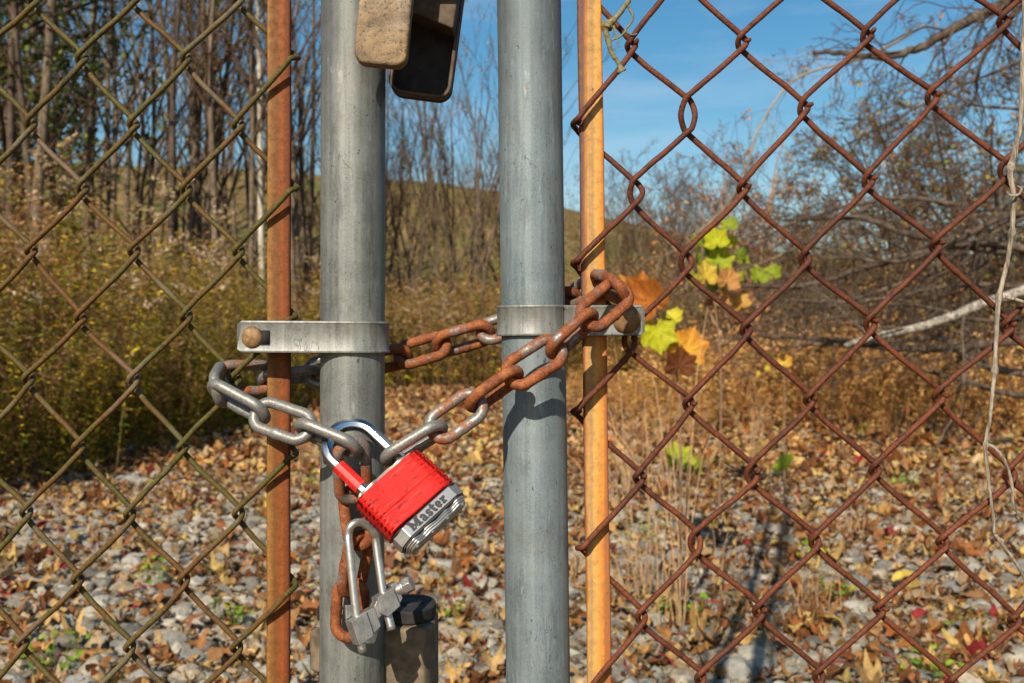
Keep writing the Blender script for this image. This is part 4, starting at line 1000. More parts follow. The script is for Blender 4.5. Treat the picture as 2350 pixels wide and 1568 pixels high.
# far weeds across the end of the track
x=rw.uniform(-11,4.5,2300); y=19.3+5.5*rw.uniform(0,1,2300)**1.3+np.where(x>0.5,2.0,0)
k=(x>-(y)*0.5); x=x[k];y=y[k]; h=rw.uniform(0,1,len(x))
mb=plant_many(WB+WGY+WGY+WG[:2],x,y,rw,0.75,1.30); o=mb.obj("undergrowth",M['weed']); tag(o,"tall dry weeds with tan seed heads across the far end of the track","undergrowth",kind="stuff")
x=rw.uniform(-26,12,1500); y=rw.uniform(25,56,1500); k=(np.abs(x)<(y+2)*0.56); x=x[k]; y=y[k]
mb=plant_many(WB+WGY[:2],x,y,rw,0.5,0.95); o=mb.obj("undergrowth",M['weed']); tag(o,"scattered brown weeds on the slope of the hill behind the wood","undergrowth",kind="stuff")
# low rusty ground cover at right
x=rw.uniform(0.0,13,5200); y=7.5+15.5*rw.uniform(0,1,5200)**0.6; k=(x<(y+D0)*0.58+0.4)&(x>0.6-0.0*y+rw.normal(0,0.8,5200)+1.2*sm(14,7,y)); x=x[k];y=y[k]
mb=plant_many(WR_,x,y,rw,0.35,0.95,0.3); x2=rw.uniform(1.2,11,900); y2=rw.uniform(9.5,16,900); k2=(x2<(y2+D0)*0.58+0.4)&(x2>2.0+0.0*y2+rw.normal(0,0.5,900)); x2=x2[k2]; y2=y2[k2]
mb2=plant_many(WR_,x2,y2,rw,1.2,2.6,0.2); o2_=mb2.obj("ground_cover",M['weed']); tag(o2_,"thin-stemmed red-brown weeds standing in front of the brush pile","ground cover",kind="stuff")
o=mb.obj("ground_cover",M['weed']); tag(o,"low rusty brown dead ground cover spreading at the right of the track","ground cover",kind="stuff")
# feathery seed heads standing out of the thicket
WP=[weed_template(rw,h,40,0.10,0.010,GRN+BRN,([(0.60,0.43,0.26),(0.50,0.34,0.20),(0.68,0.52,0.34)],34,0.010),(0.26,0.19,0.06),branches=9) for h in (1.9,2.2)]
pm=[]
for T in WP:
    mb=MB(); mb.add(*T[:2],c=T[2]); pm.append(mb.mesh("seed_head_weed",M['weed']))
for q,(xd,yd,yy) in enumerate([(100,360,7.5),(120,545,6.2),(265,575,6.6),(470,490,10),(540,560,11),(700,590,14),(330,430,9),(410,560,8.5),(1020,680,18.5),(930,660,19)]):
    x_=(xd-1175)/FP*(yy+D0); top=CH+(784-yd)/FP*(yy+D0); s_=max(0.5,top/(1.9+0.3*(q%2))); o=bpy.data.objects.new("seed_head_weed",pm[q%2]); COL.objects.link(o)
    o.location=(x_,yy,float(G(x_,yy))-0.02); o.rotation_euler=(rw.normal(0,0.06),rw.normal(0,0.06),rw.uniform(0,6.28)); o.scale=(s_,s_,s_)
    tag(o,"tall weed topped by a pale feathery seed head among the undergrowth","weed","weeds with pale seed heads")
# single goldenrods standing free at the thicket's edge
gm=[]
for q,T in enumerate(WG+WB[:2]):
    mb=MB(); mb.add(*T[:2],c=T[2]); gm.append(mb.mesh("goldenrod",M['weed']))
for q in range(60):
    y_=rw.uniform(5.2,16); x_=float(edge_x(y_))-rw.uniform(-0.15,0.35); k=rw.integers(len(gm))
    o=bpy.data.objects.new("goldenrod" if k<6 else "dry_weed",gm[k]); COL.objects.link(o); s=rw.uniform(0.75,1.1)*float(front_scale(np.array(x_),np.array(y_)))*1.25
    o.location=(x_,y_,float(G(x_,y_))-0.02); o.rotation_euler=(rw.normal(0.02,0.08),rw.normal(0.0,0.08),rw.uniform(0,6.28)); o.scale=(s,s,s)
    tag(o,"tall leafy goldenrod stalk on the thicket's edge at left" if k<6 else "withered brown weed stalk on the thicket's edge at left","weed","goldenrods on the thicket's edge" if k<6 else "withered weeds on the thicket's edge")
# dry straw clumps behind the orange bar
M['straw']=m_attr("straw",0.7,80,0.2,transl=0.2)
def straw(name,xd,yd,n,h,label,wd=0.06,cat="grass"):
    yy=CH*FP/(yd-784)-D0; xx=(xd-1175)/FP*(yy+D0); mb=MB(); g=float(G(xx,yy))
    for q in range(n):
        a=rw.uniform(0,6.28); r=rw.uniform(0,wd); p=np.array([xx+math.cos(a)*r,yy+math.sin(a)*r,g]); hh=h*rw.uniform(0.35,1.0); l=rw.normal(0,0.20,2)*hh
        pts=[p,p+np.array([l[0]*0.25,l[1]*0.25,hh*0.45]),p+np.array([l[0]*0.7,l[1]*0.7,hh*0.8]),p+np.array([l[0]*1.3,l[1]*1.3,hh])]
        c=np.array((0.56,0.35,0.18))*rw.uniform(0.8,1.15); mb.add(*tube(pts,[0.0022,0.0020,0.0016,0.0009],4,caps=False),c=c)
    return tag(part(mb,name,M['straw'],None,(xx,yy,g)),label,cat)
straw("dry_grass",1450,1130,30,0.62,"tall thin straw stalks just right of the orange bar, below the yellow leaf",0.12)
straw("dry_grass",1485,1400,11,1.00,"tall near straw stalks beside the orange bar rising past the yellow leaf",0.09)
straw("dry_grass",1550,1470,9,1.20,"few tallest near straw stalks crossing in front of the sycamore leaves",0.07)
straw("dry_grass",1530,1110,18,0.95,"tallest straw stalks rising in front of the yellow sycamore leaf",0.07)
straw("dry_grass",1490,1370,26,0.20,"short bleached straw tuft low beside the orange bar",0.16)
straw("dry_grass",1720,1060,14,0.62,"leaning straw stalks right of the sycamore leaves",0.07)
straw("dry_grass",1395,1180,16,0.55,"straw stalks seen between the right gate post and the orange bar",0.08)
straw("dry_grass",1000,1060,5,0.70,"few straw stalks between the two gate posts",0.05)
straw("dry_grass",1960,1240,12,0.22,"small straw tuft amid the leaf litter at right",0.08)
straw("dry_grass",1860,1400,14,0.25,"upright thin dead stems in the middle of the right gravel",0.12)

straw("dry_grass",1740,1010,16,0.75,"pair of pale leaning stalks behind the middle of the right mesh",0.10)
straw("dry_grass",1640,1330,16,0.30,"short bleached stems left of the ground shadow",0.14)
straw("dry_grass",1320,1330,14,0.30,"short straw stems between the right post and the orange bar, low down",0.08)
straw("dry_grass",1600,1010,18,0.70,"straw stalks standing below the orange and yellow leaves",0.16)
straw("dry_grass",2060,1010,12,0.50,"sparse straw stalks far back under the brush pile",0.25)
straw("dry_grass",700,1060,10,0.40,"straw stalks seen between the brown bar and the left gate post",0.12)
# small green sprouts and low clover patches
def sprout(xd,yd,r,n,label,cols=((0.22,0.36,0.03),(0.30,0.42,0.04),(0.16,0.26,0.025)),kind='round',name="green_sprout",hh=0.10):
    yy=CH*FP/(yd-784)-D0; xx=(xd-1175)/FP*(yy+D0); g=float(G(xx,yy)); mb=MB()
    for q in range(n):
        a=rw.uniform(0,6.28); d=r*math.sqrt(rw.uniform()); z=rw.uniform(0.03,hh); p=np.array([xx+math.cos(a)*d,yy+math.sin(a)*d,g+z+0.02])
        T=leaf_template(kind,rw,rw.uniform(0.010,0.019),0.3,10); Rm=rotm(1,rw,0.5)[0]
        mb.add(T[0]@Rm.T+p,T[1],np.array(cols[rw.integers(len(cols))])*rw.uniform(0.8,1.2)*np.ones((len(T[0]),1)))
        mb.add(*tube([p,(xx+math.cos(a)*d*0.5,yy+math.sin(a)*d*0.5,g)],[0.001,0.0014],3,caps=False),c=cols[2])
    return tag(part(mb,name,M['leaf_live'],None,(xx,yy,g)),label,"weed")
sprout(2080,1120,0.09,26,"bright green sprout patch right of centre in the leaf litter")
sprout(1570,1440,0.09,18,"low round-leaved green patch near the orange bar's foot")
sprout(1920,1370,0.08,14,"green sprout beside the shadow on the right gravel")
sprout(2230,1470,0.10,16,"olive green round leaves at the right edge of the gravel",((0.26,0.28,0.05),(0.20,0.24,0.04),(0.30,0.30,0.07)))
sprout(1000,1440,0.10,18,"green patch between the posts near the bottom")
sprout(360,1370,0.08,14,"small green sprout on the left gravel")
sprout(540,1450,0.09,16,"green sprout low on the left near the brown bar",((0.22,0.34,0.03),(0.40,0.36,0.05),(0.16,0.26,0.025)))
sprout(1790,980,0.16,22,"pale green sprouts in the middle distance behind the right mesh")
sprout(1960,900,0.3,26,"light green low weeds far back at right",hh=0.22)
sprout(2140,1590,0.10,20,"clover patch at the bottom right of the track")
sprout(1860,1290,0.07,16,"green and yellow sprout above the shadow",((0.30,0.42,0.04),(0.5,0.45,0.05),(0.2,0.3,0.03)))
sprout(130,1560,0.12,22,"leafy green patch in the bottom left corner")

for q,(xd,yd) in enumerate([(1500,1000),(1660,960),(1880,960),(1990,1010),(1700,1090),(2210,960),(1560,930),(1830,880),(960,950),(1060,930),(1110,1020),(2270,1080),(1480,1240),(700,1130)]):
    o_=sprout(xd,yd,0.12+0.1*(q%3),14+3*(q%4),"scattered low yellow-green weed rising from the leaf litter",((0.34,0.42,0.03),(0.48,0.46,0.04),(0.24,0.30,0.03)),hh=0.16); o_["group"]="yellow-green weeds in the leaf litter"
# ================================================================ sycamore saplings behind the right bar
def lobed(size, rng, cup=0.35):
    """broad five-pointed leaf, stalk end at the origin, tip towards +y"""
    key=[(-90,0.05),(-72,0.42),(-50,0.62),(-28,0.78),(-14,0.90),(-2,0.76),(14,0.72),(26,0.84),(40,1.02),(50,0.84),(62,0.80),(74,0.90),(84,0.94),(90,1.10)]
    k=np.array(key+[(180-t,r) for t,r in reversed(key[:-1])]); k=np.r_[k,[(270,0.05)]]
    a=np.linspace(-90,270,60,endpoint=False); rr=np.interp(a,k[:,0],k[:,1])*(1+rng.normal(0,0.025,60)); a=np.radians(a)
    p=np.c_[np.cos(a)*rr,np.sin(a)*rr+0.12]; V=[(0,0.12,0)]; C=[(1.15,)*3]
    c1,c2=rng.normal(0,0.12,2)
    for f_,cc in ((0.33,1.06),(0.66,1.0),(1.0,0.92)):
        q=np.c_[p[:,0]*f_,(p[:,1]-0.12)*f_+0.12]
        z=cup*np.abs(q[:,0])*0.6+cup*0.35*(q[:,0]**2)+c1*q[:,1]**2+c2*q[:,0]*q[:,1]+0.035*np.cos(a*9)*f_
        V+=[tuple(v) for v in np.c_[q,z]]; C+=[(cc*(0.94+0.34*max(math.exp(-((math.degrees(t)-v+540)%360-180)**2/18.0) for v in (90,41,139,-14,194))),)*3 for t in a]
    n=60; j=np.arange(n); j2=(j+1)%n; F=[np.stack([np.zeros(n,int),1+j,1+j2],-1)]
    for r_ in range(2): F.append(np.stack([1+r_*n+j,1+(r_+1)*n+j,1+(r_+1)*n+j2,1+r_*n+j2],-1))
    return np.array(V)*size,F,np.array(C)
def place_leaf(parent, at, size, rot, col, label=None, cup=0.35, seed=0, col2=None):
    rg=np.random.default_rng(seed); V,F,C=lobed(size,rg,cup); c=np.array(col)[None]*C
    if col2 is not None:
        t=np.clip(np.hypot(V[:,0],V[:,1])/size*1.1-0.25+0.2*rg.normal(size=len(V)),0,1)[:,None]; c=(np.array(col)*(1-t)+np.array(col2)*t)*C
    mb=MB(); mb.add(V,F,c); o=mb.obj("leaf",M['leaf_live'],parent); o.location=Vector(at)-parent.location; o.rotation_euler=[math.radians(t) for t in rot]
    if label: o["label"]=label
    return o
M['twig']=m_simple("sapling_stem",(0.20,0.12,0.065),0.7,0.0,var=0.3,scale=90)
def sapling(root, ym, joints, leaves, label, stem_top):
    base=P(root[0],root[1],ym); base[2]=float(G(base[0],ym)); t=empty("sycamore_sapling",base,label,"sapling","young sycamores behind the gate")
    pts=[base]+[P(x,y,ym+dz) for x,y,dz in joints]; C=catmull(pts,6); mb=MB(); mb.add(*tube(C,np.linspace(0.006,0.002,len(C)),7))
    tops=[]
    for (x,y,dz,size,rot,col,lab,col2) in leaves:
        p=P(x,y,ym+dz); k=np.argmin(np.linalg.norm(C-p-np.array([0,0,0.05]),axis=1)); m=(C[k]+p)/2+np.array([0,0,0.015])
        mb.add(*tube([C[k],m,p],[0.0022,0.0018,0.0014],5)); tops.append(p)
    part(mb,"stem",M['twig'],t,base)
    for q,(x,y,dz,size,rot,col,lab,col2) in enumerate(leaves): place_leaf(t,tops[q],size,rot,col,lab,seed=q+int(x),col2=col2)
    return t
OR=(0.46,0.15,0.022); YG=(0.44,0.44,0.015); YO=(0.66,0.36,0.03); DB=(0.15,0.05,0.018); LG=(0.25,0.31,0.022); DG=(0.14,0.20,0.02); TN=(0.50,0.24,0.07)
sapling((1560,1180),3.0,[(1562,1000,0),(1556,880,0),(1530,780,0),(1500,700,0),(1490,650,0)],
 [(1468,684,0.0,0.085,(80,10,8),OR,"large rusty orange leaf",None),(1502,700,-0.06,0.098,(100,-35,-42),OR,"folded rusty orange leaf",(0.40,0.12,0.02)),(1440,668,0.03,0.06,(70,0,50),(0.55,0.24,0.04),None,None),
  (1505,752,-0.02,0.086,(-78,8,-176),YG,"bright yellow-green leaf",None),(1572,812,0.0,0.090,(84,20,-10),YO,"orange and yellow leaf",(0.60,0.22,0.03)),(1558,846,-0.05,0.072,(98,5,6),DB,"dark brown leaf",None),
  (1548,735,0.05,0.045,(60,0,-40),(0.62,0.56,0.04),None,None)],
 "sycamore sapling with big rusty orange, yellow and dark brown leaves right of the orange bar",None)
sapling((1650,1050),4.6,[(1655,900,0),(1650,780,0),(1640,680,0),(1650,600,0),(1660,530,0)],
 [(1675,522,0,0.060,(70,0,-30),LG,None,None),(1625,555,0,0.064,(80,10,20),DG,None,None),(1645,560,-0.1,0.078,(75,-10,-10),YG,None,None),(1598,600,0,0.070,(90,10,60),LG,None,None),
  (1650,605,-0.05,0.086,(70,20,-20),LG,None,YG),(1700,590,0,0.050,(85,0,-50),DG,None,None),(1620,640,-0.1,0.085,(80,0,30),(0.62,0.44,0.06),None,None),(1650,655,0,0.080,(80,-20,-30),DG,None,None),
  (1668,650,-0.1,0.082,(85,15,10),TN,"curled tan leaf",None),(1700,640,0,0.050,(75,0,-60),LG,None,None),(1590,650,0.1,0.06,(70,0,40),(0.42,0.36,0.03),None,None),(1740,640,0,0.070,(78,0,20),LG,None,None),(1775,632,0,0.060,(78,0,-40),LG,None,None),
  (1705,600,0,0.04,(95,0,0),LG,None,None),(1660,690,0,0.065,(100,0,160),TN,"crumpled brown leaf hanging",None),(1700,700,0,0.065,(95,20,150),(0.56,0.30,0.06),None,None),(1630,700,0.1,0.035,(95,20,200),(0.30,0.11,0.04),None,None),
  (1600,560,0.1,0.05,(80,-10,30),LG,None,None),(1680,560,0.1,0.05,(80,-10,-30),YG,None,None),(1640,590,0.1,0.07,(80,-10,-5),DG,None,None)],
 "sycamore sapling with a cluster of light green leaves farther back above the orange ones",None)
sapling((1575,1180),4.2,[(1576,1120,0),(1570,1085,0)],
 [(1560,1062,0,0.095,(62,0,20),LG,None,YG),(1595,1080,0,0.07,(70,0,-50),(0.22,0.22,0.03),None,None),(1535,1062,0,0.05,(70,0,60),LG,None,None)],"tiny sycamore seedling with one big green leaf low beside the orange bar",None)
sapling((1800,1190),4.4,[(1800,1120,0),(1795,1080,0)],
 [(1800,1072,0,0.075,(55,0,-70),LG,None,None),(1782,1092,0,0.050,(65,0,70),DG,None,None)],"tiny sycamore seedling with a single green leaf behind the middle of the right mesh",None)
sapling((1800,1000),5.2,[(1800,900,0),(1795,850,0)],
 [(1800,836,0,0.060,(75,0,-30),(0.68,0.45,0.05),None,(0.6,0.22,0.04)),(1770,820,0,0.022,(75,0,30),(0.6,0.45,0.04),None,None),(1762,848,0,0.022,(75,0,-30),(0.6,0.45,0.04),None,None),(1740,860,0,0.02,(75,0,-30),(0.6,0.45,0.04),None,None)],"small sycamore seedling with yellow-orange leaf right of the bigger saplings",None)

# ================================================================ bare trees
def grow(rng, h, r0, nstem=1, lean=0.1, levels=3, first=0.3, dens=1.0, wob=0.05, spread=0.6, up=0.6, kids=9):
    """returns tubes per level [(pts,rad)] of a leafless tree"""
    out=[[] for _ in range(levels+1)]
    def rec(p,d,L,r,lv):
        n=7 if lv==0 else (5 if lv==1 else 4)
        pts=[p]; dd=d.copy()
        for i in range(n):
            dd=norm(dd+rng.normal(0,wob*(1+0.9*lv),3)+np.array([0,0,0.05*up*lv])); pts.append(pts[-1]+dd*L/n)
        pts=np.array(pts); rad=r*np.linspace(1,0.32 if lv<levels else 0.25,len(pts)); out[lv].append((pts,rad))
        if lv>=levels: return
        m=int(max(2,kids*dens*(1.0 if lv==0 else 0.62)*rng.uniform(0.8,1.2)))
        for q in range(m):
            t=rng.uniform(first if lv==0 else 0.15,0.98); s=t*(len(pts)-1); i=int(s); pp=pts[i]+(pts[min(i+1,len(pts)-1)]-pts[i])*(s-i)
            ax=norm(pts[min(i+1,len(pts)-1)]-pts[i]); side=norm(np.cross(ax,rng.normal(size=3)))
            dn=norm(ax*(1-spread*rng.uniform(0.6,1.1))+side*spread+np.array([0,0,up*0.35]))
            rec(pp,dn,L*rng.uniform(0.28,0.55)*(1.15-0.55*t),rad[i]*rng.uniform(0.35,0.6),lv+1)
    for q in range(nstem):
        a=rng.uniform(0,6.28); l=lean*(1 if nstem==1 else rng.uniform(0.3,1.6)); d=norm([math.cos(a)*l,math.sin(a)*l,1]); o=np.array([math.cos(a),math.sin(a),0])*(0.06 if nstem>1 else 0)*rng.uniform(0.5,3)
        rec(np.array([0,0,-0.3])+o,d,h*rng.uniform(0.75 if nstem>1 else 1.0,1.05),r0*(rng.uniform(0.6,1.1) if nstem>1 else 1),0)
    return out
def tree_meshes(name, tr, bark, leafn=0, leafc=None, leafs=0.03, rng=None, rmin=0.004, twigm=None):
    twigm=M['twig_dark']; mt=MB(); mk=MB(); 
    for p,r in tr[0]: mt.add(*tube(p,np.maximum(r,rmin),8,caps=False))
    for lv in range(1,len(tr)):
        for p,r in tr[lv]: mk.add(*tube(p,np.maximum(r,rmin),4 if lv==1 else 3,caps=False))
    a=mt.mesh(name+"_trunk",bark); b=mk.mesh(name+"_branches",twigm or bark); c=None
    if leafn:
        ends=[p for lv in range(max(1,len(tr)-2),len(tr)) for p,r in tr[lv]]; ml=MB(); m=leafn
        T=(np.array([(0,0,0),(0.5,0.5,0.1),(0,1.1,0),(-0.5,0.5,-0.1)]),[np.array([[0,1,2,3]])])
        idx=rng.integers(0,len(ends),m); L=np.array([ends[i][rng.integers(1,len(ends[i]))] for i in idx])+rng.normal(0,0.03,(m,3))
        Mx=rotm(m,rng,0.9)*(leafs*rng.uniform(0.6,1.4,m))[:,None,None]; pal=np.asarray(leafc); cc=pal[rng.integers(0,len(pal),m)]*rng.uniform(0.75,1.2,(m,1))
        ml.inst(T,Mx,L,cc); c=ml.mesh(name+"_leaves",M['weed'],smooth=False)
    return a,b,c
def m_bark(name,c0,c1,sc=18):
    s=NT(name); n=s.noise(sc,6,s.vec((1,1,0.25)),0.7); big=s.noise(1.3,3)
    c=s.mix(s.ramp(n,[(0.38,0.0),(0.62,1.0)]),c0,c1); c=s.mix(s.ramp(big,[(0.45,0.0),(0.65,0.4)]),c,tuple(x*0.6 for x in c0))
    s.bump(n,0.01,0.8); return s.out(c,0.9,0.0,Specular_IOR_Level=0.15)
M['bark']=m_bark("bark_grey_brown",(0.065,0.048,0.033),(0.21,0.155,0.105))
M['bark_dark']=m_bark("bark_dark",(0.05,0.036,0.026),(0.14,0.10,0.07))
M['bark_pale']=m_bark("bark_pale",(0.36,0.31,0.23),(0.56,0.50,0.40),8)
M['bark_tan']=m_bark('bark_tan',(0.20,0.15,0.09),(0.36,0.28,0.18),12)
M['bark_red']=m_bark("bark_reddish",(0.22,0.12,0.07),(0.40,0.25,0.16))
M['twig_dark']=m_bark('twig_bark',(0.055,0.034,0.022),(0.15,0.095,0.058),30)
rt=np.random.default_rng(77)
def tree_obj(name, ms, x, y, rz, s, label, cat, group, z=None, lean=(0,0), sz=None):
    a,b,c=ms; t=empty(name,(x,y,float(G(x,y)) if z is None else z),label,cat,group); t.rotation_euler=(lean[0],lean[1],rz); t.scale=(s,s,sz or s)
    for me,nm in ((a,"trunk"),(b,"branches"),(c,"leaves")):
        if me is None: continue
        o=bpy.data.objects.new(nm,me); COL.objects.link(o); o.parent=t
    return t
YL=[(0.56,0.40,0.04),(0.42,0.22,0.05),(0.34,0.36,0.04),(0.50,0.42,0.05),(0.40,0.17,0.06)]
TV=[tree_meshes("tall_tree",grow(rt,13,0.135,1,0.06,3,0.22,1.0,0.045,0.5,0.8,7),M['bark'],1300,YL,0.055,rt,0.0045),
    tree_meshes("tall_tree",grow(rt,12,0.12,1,0.13,3,0.2,1.0,0.06,0.5,0.8,7),M['bark'],500,YL,0.05,rt,0.0045),
    tree_meshes("tall_tree",grow(rt,12.5,0.10,1,0.10,3,0.25,1.0,0.05,0.45,0.9,7),M['bark_dark'],1700,YL,0.05,rt,0.0045),
    tree_meshes("tall_tree",grow(rt,11,0.12,2,0.16,3,0.25,0.9,0.07,0.5,0.8,6),M['bark'],600,YL,0.05,rt,0.0045)]
TDK=tree_meshes("dark_tree",grow(rt,11,0.15,1,0.05,2,0.15,1.6,0.05,0.6,0.3,20),M['bark_dark'],8500,[(0.06,0.10,0.02),(0.10,0.15,0.03),(0.04,0.07,0.018),(0.18,0.20,0.04)],0.10,rt,0.008)
TPALE=tree_meshes("pale_tree",grow(rt,13,0.10,1,0.02,3,0.5,0.8,0.025,0.5,0.7,9),M['bark_pale'],200,YL,0.05,rt,0.0045)
spots=[(150,27,1.0,1),(185,29,.8,2),(262,30,.9,0),(300,28,.8,2),(330,32,.8,1),(392,24,.85,2),(400,30,1.0,0),(425,26,.95,3),(455,31,.9,1),(480,27,.7,2),(510,24,.9,0),(528,30,.8,3),
       (560,26,.85,1),(590,29,.8,2),(655,25,.8,3),(690,23,1.0,1),(700,29,.8,0),(722,31,.7,2),(20,28,1.0,3),(100,31,.9,2),(-60,24,1,0),(-150,27,1,1),(355,36,.8,0),(215,36,.9,3),(540,37,.8,1),(620,36,.9,0),(120,38,1,1),(470,38,.9,3),(-20,36,1,2),(680,38,.8,2),(290,40,1,0)]
for q,(xd,yy,s,k) in enumerate(spots):
    x=(xd-1175)/FP*(yy+D0); tree_obj("bare_tree",TV[k],x,yy,rt.uniform(0,6.28),s,["tall grey-brown bare tree with a few yellow leaves in the wood at left","leaning bare tree with thin crown in the wood at left","dark-barked slim bare tree in the wood at left","twin-stemmed bare tree in the wood at left"][k],"tree",["straight bare trees of the left wood","leaning bare trees of the left wood","dark bare trees of the left wood","twin-stemmed bare trees of the left wood"][k])
TPO=[tree_meshes("pole_tree",grow(rt,13,0.115,1,0.025,3,0.42,0.8,0.022,0.5,0.7,9),M['bark'],500,YL,0.05,rt,0.0045),
     tree_meshes("pole_tree",grow(rt,13,0.10,1,0.07,3,0.38,0.8,0.035,0.5,0.7,9),M['bark_dark'],500,YL,0.05,rt,0.0045)]
for q,(xd,yy,s,k) in enumerate([(62,17,1.0,0),(122,17.5,0.85,1),(182,20,.7,1),(245,20,.75,0),(275,24,.7,1),(322,22,.72,0),(386,19,.85,1),(402,22,.9,0),(436,23,.85,1),(478,21,.65,0),(508,19,.75,0),(536,22,.85,1),(566,20,.7,0),(588,25,.7,1),(664,20,.72,0),(694,19,.85,0),(716,24,.7,1),(350,27,.7,1),(215,26,.7,0),(455,28,.8,0),(14,18,.9,1)]):
    x=(xd-1175)/FP*(yy+D0); tree_obj("pole_tree",TPO[k],x,yy,rt.uniform(0,6.28),s,["slender straight grey-brown trunk in the front rank of the left wood","slender leaning dark trunk in the front rank of the left wood"][k],"tree",["slender grey trunks of the left wood's front rank","slender dark trunks of the left wood's front rank"][k],lean=(rt.normal(0,0.02),rt.normal(0,0.05)))
x=(604-1175)/FP*(21.6); tree_obj("pale_tree",TPALE,x,21,0.5,0.85,"straight tree with pale bark just behind the left rusty bar","tree",None)
for xd,yy,s,lab in ((-25,19.5,0.95,"dark green leafy tree in the top left corner"),(75,24,0.70,"smaller dark green tree right of the corner one"),(-190,22,1.0,"dark green tree just outside the left edge")):
    x=(xd-1175)/FP*(yy+D0); tree_obj("dark_leafy_tree",TDK,x,yy,rt.uniform(0,6),s,lab,"tree",None)
# multi-stemmed shrubs in the middle and the thin ones at right
SV=[tree_meshes("shrub",grow(rt,6.5,0.042,7,0.30,3,0.22,0.8,0.05,0.42,0.9,8),M['bark'],900,YL,0.03,rt,0.0035),
    tree_meshes("shrub",grow(rt,6.0,0.038,8,0.24,3,0.2,0.9,0.06,0.5,0.9,9),M['bark_dark'],900,[(0.42,0.2,0.06),(0.5,0.33,0.07),(0.26,0.1,0.05)],0.03,rt,0.0035),
    tree_meshes("shrub",grow(rt,5.2,0.036,4,0.18,3,0.3,1.0,0.07,0.55,0.7,10),M['bark'],350,[(0.4,0.17,0.07),(0.45,0.28,0.1)],0.035,rt,0.004),
    tree_meshes("shrub",grow(rt,5.0,0.04,6,0.35,3,0.15,1.2,0.09,0.65,0.5,7),M['bark_red'],2300,[(0.62,0.26,0.07),(0.50,0.18,0.06),(0.66,0.38,0.10),(0.36,0.14,0.07)],0.050,rt,0.004),
    tree_meshes("shrub",grow(rt,6.0,0.05,5,0.35,3,0.1,1.5,0.11,0.75,0.2,8),M['bark_dark'],3400,[(0.26,0.10,0.035),(0.34,0.30,0.05),(0.34,0.13,0.045),(0.44,0.25,0.06),(0.22,0.24,0.045)],0.055,rt,0.0045)]
for q,(xd,yy,s,k,lab) in enumerate([(930,24,1.18,1,"dark many-stemmed shrub close to the left gate post"),(1010,25,1.36,0,"tall fan-shaped many-stemmed shrub midway between the posts"),(1080,24.5,1.30,0,"many-stemmed shrub right of the tall fan-shaped one"),
        (870,27,1.25,0,"many-stemmed shrub hidden behind the left gate post"),(1190,28,0.95,1,"many-stemmed shrub behind the right gate post"),(760,25,0.98,1,"dark shrub just left of the left gate post")]):
    x=(xd-1175)/FP*(yy+D0); tree_obj("tall_shrub",SV[k],x,yy,rt.uniform(0,6.28),s,lab,"shrub",None)
for q,(xd,yy,s) in enumerate([(1430,27,0.88),(1475,29,1.12),(1515,26,0.98),(1560,30,1.04),(1605,28,0.98),(1650,31,1.10),(1690,27,0.85),(1345,33,0.6),(1740,30,0.8),(1400,36,0.7),(1590,38,0.9)]):
    x=(xd-1175)/FP*(yy+D0); tree_obj("thin_sapling",SV[2],x,yy,rt.uniform(0,6.28),s,"thin bare sapling on the slope beyond the orange bar","sapling","bare saplings on the far slope")
for q,(xd,yy,s,k,lab) in enumerate([(1720,20,1.05,3,"reddish twiggy shrub reaching up behind the right mesh"),(1800,19,1.22,3,"shrub with orange-brown leaves in the middle of the right mesh"),(1880,21,1.10,3,"orange-brown shrub left of the dark thicket"),
        (1960,17,0.70,3,"low rusty-leaved shrub in front of the thicket"),(2050,19,0.9,4,"olive-leaved tangled shrub at the thicket's left end"),(2150,18,1.0,4,"dark tangled shrub in the middle of the thicket"),(2240,17,1.12,4,"tallest dark shrub of the thicket at right"),
        (2330,18,1.15,4,"dark olive shrub at the right edge of the picture"),(2420,17,1.2,4,"dark shrub just beyond the right edge"),(2120,24,1.05,3,"brown shrub behind the thicket"),(2280,14,0.66,4,"dark low shrub behind the white log"),(2010,24,0.9,3,"distant brown shrub behind the fallen branches"),(2380,23,1.3,3,"tall brown shrub behind the dark thicket"),(1660,23,0.62,3,"low red-brown shrub behind the green sycamore leaves"),(2520,15,1.1,4,"dark shrub outside the picture at right")]):
    x=(xd-1175)/FP*(yy+D0); tree_obj("thicket_shrub",SV[k],x,yy,rt.uniform(0,6.28),s,lab,"shrub",None)

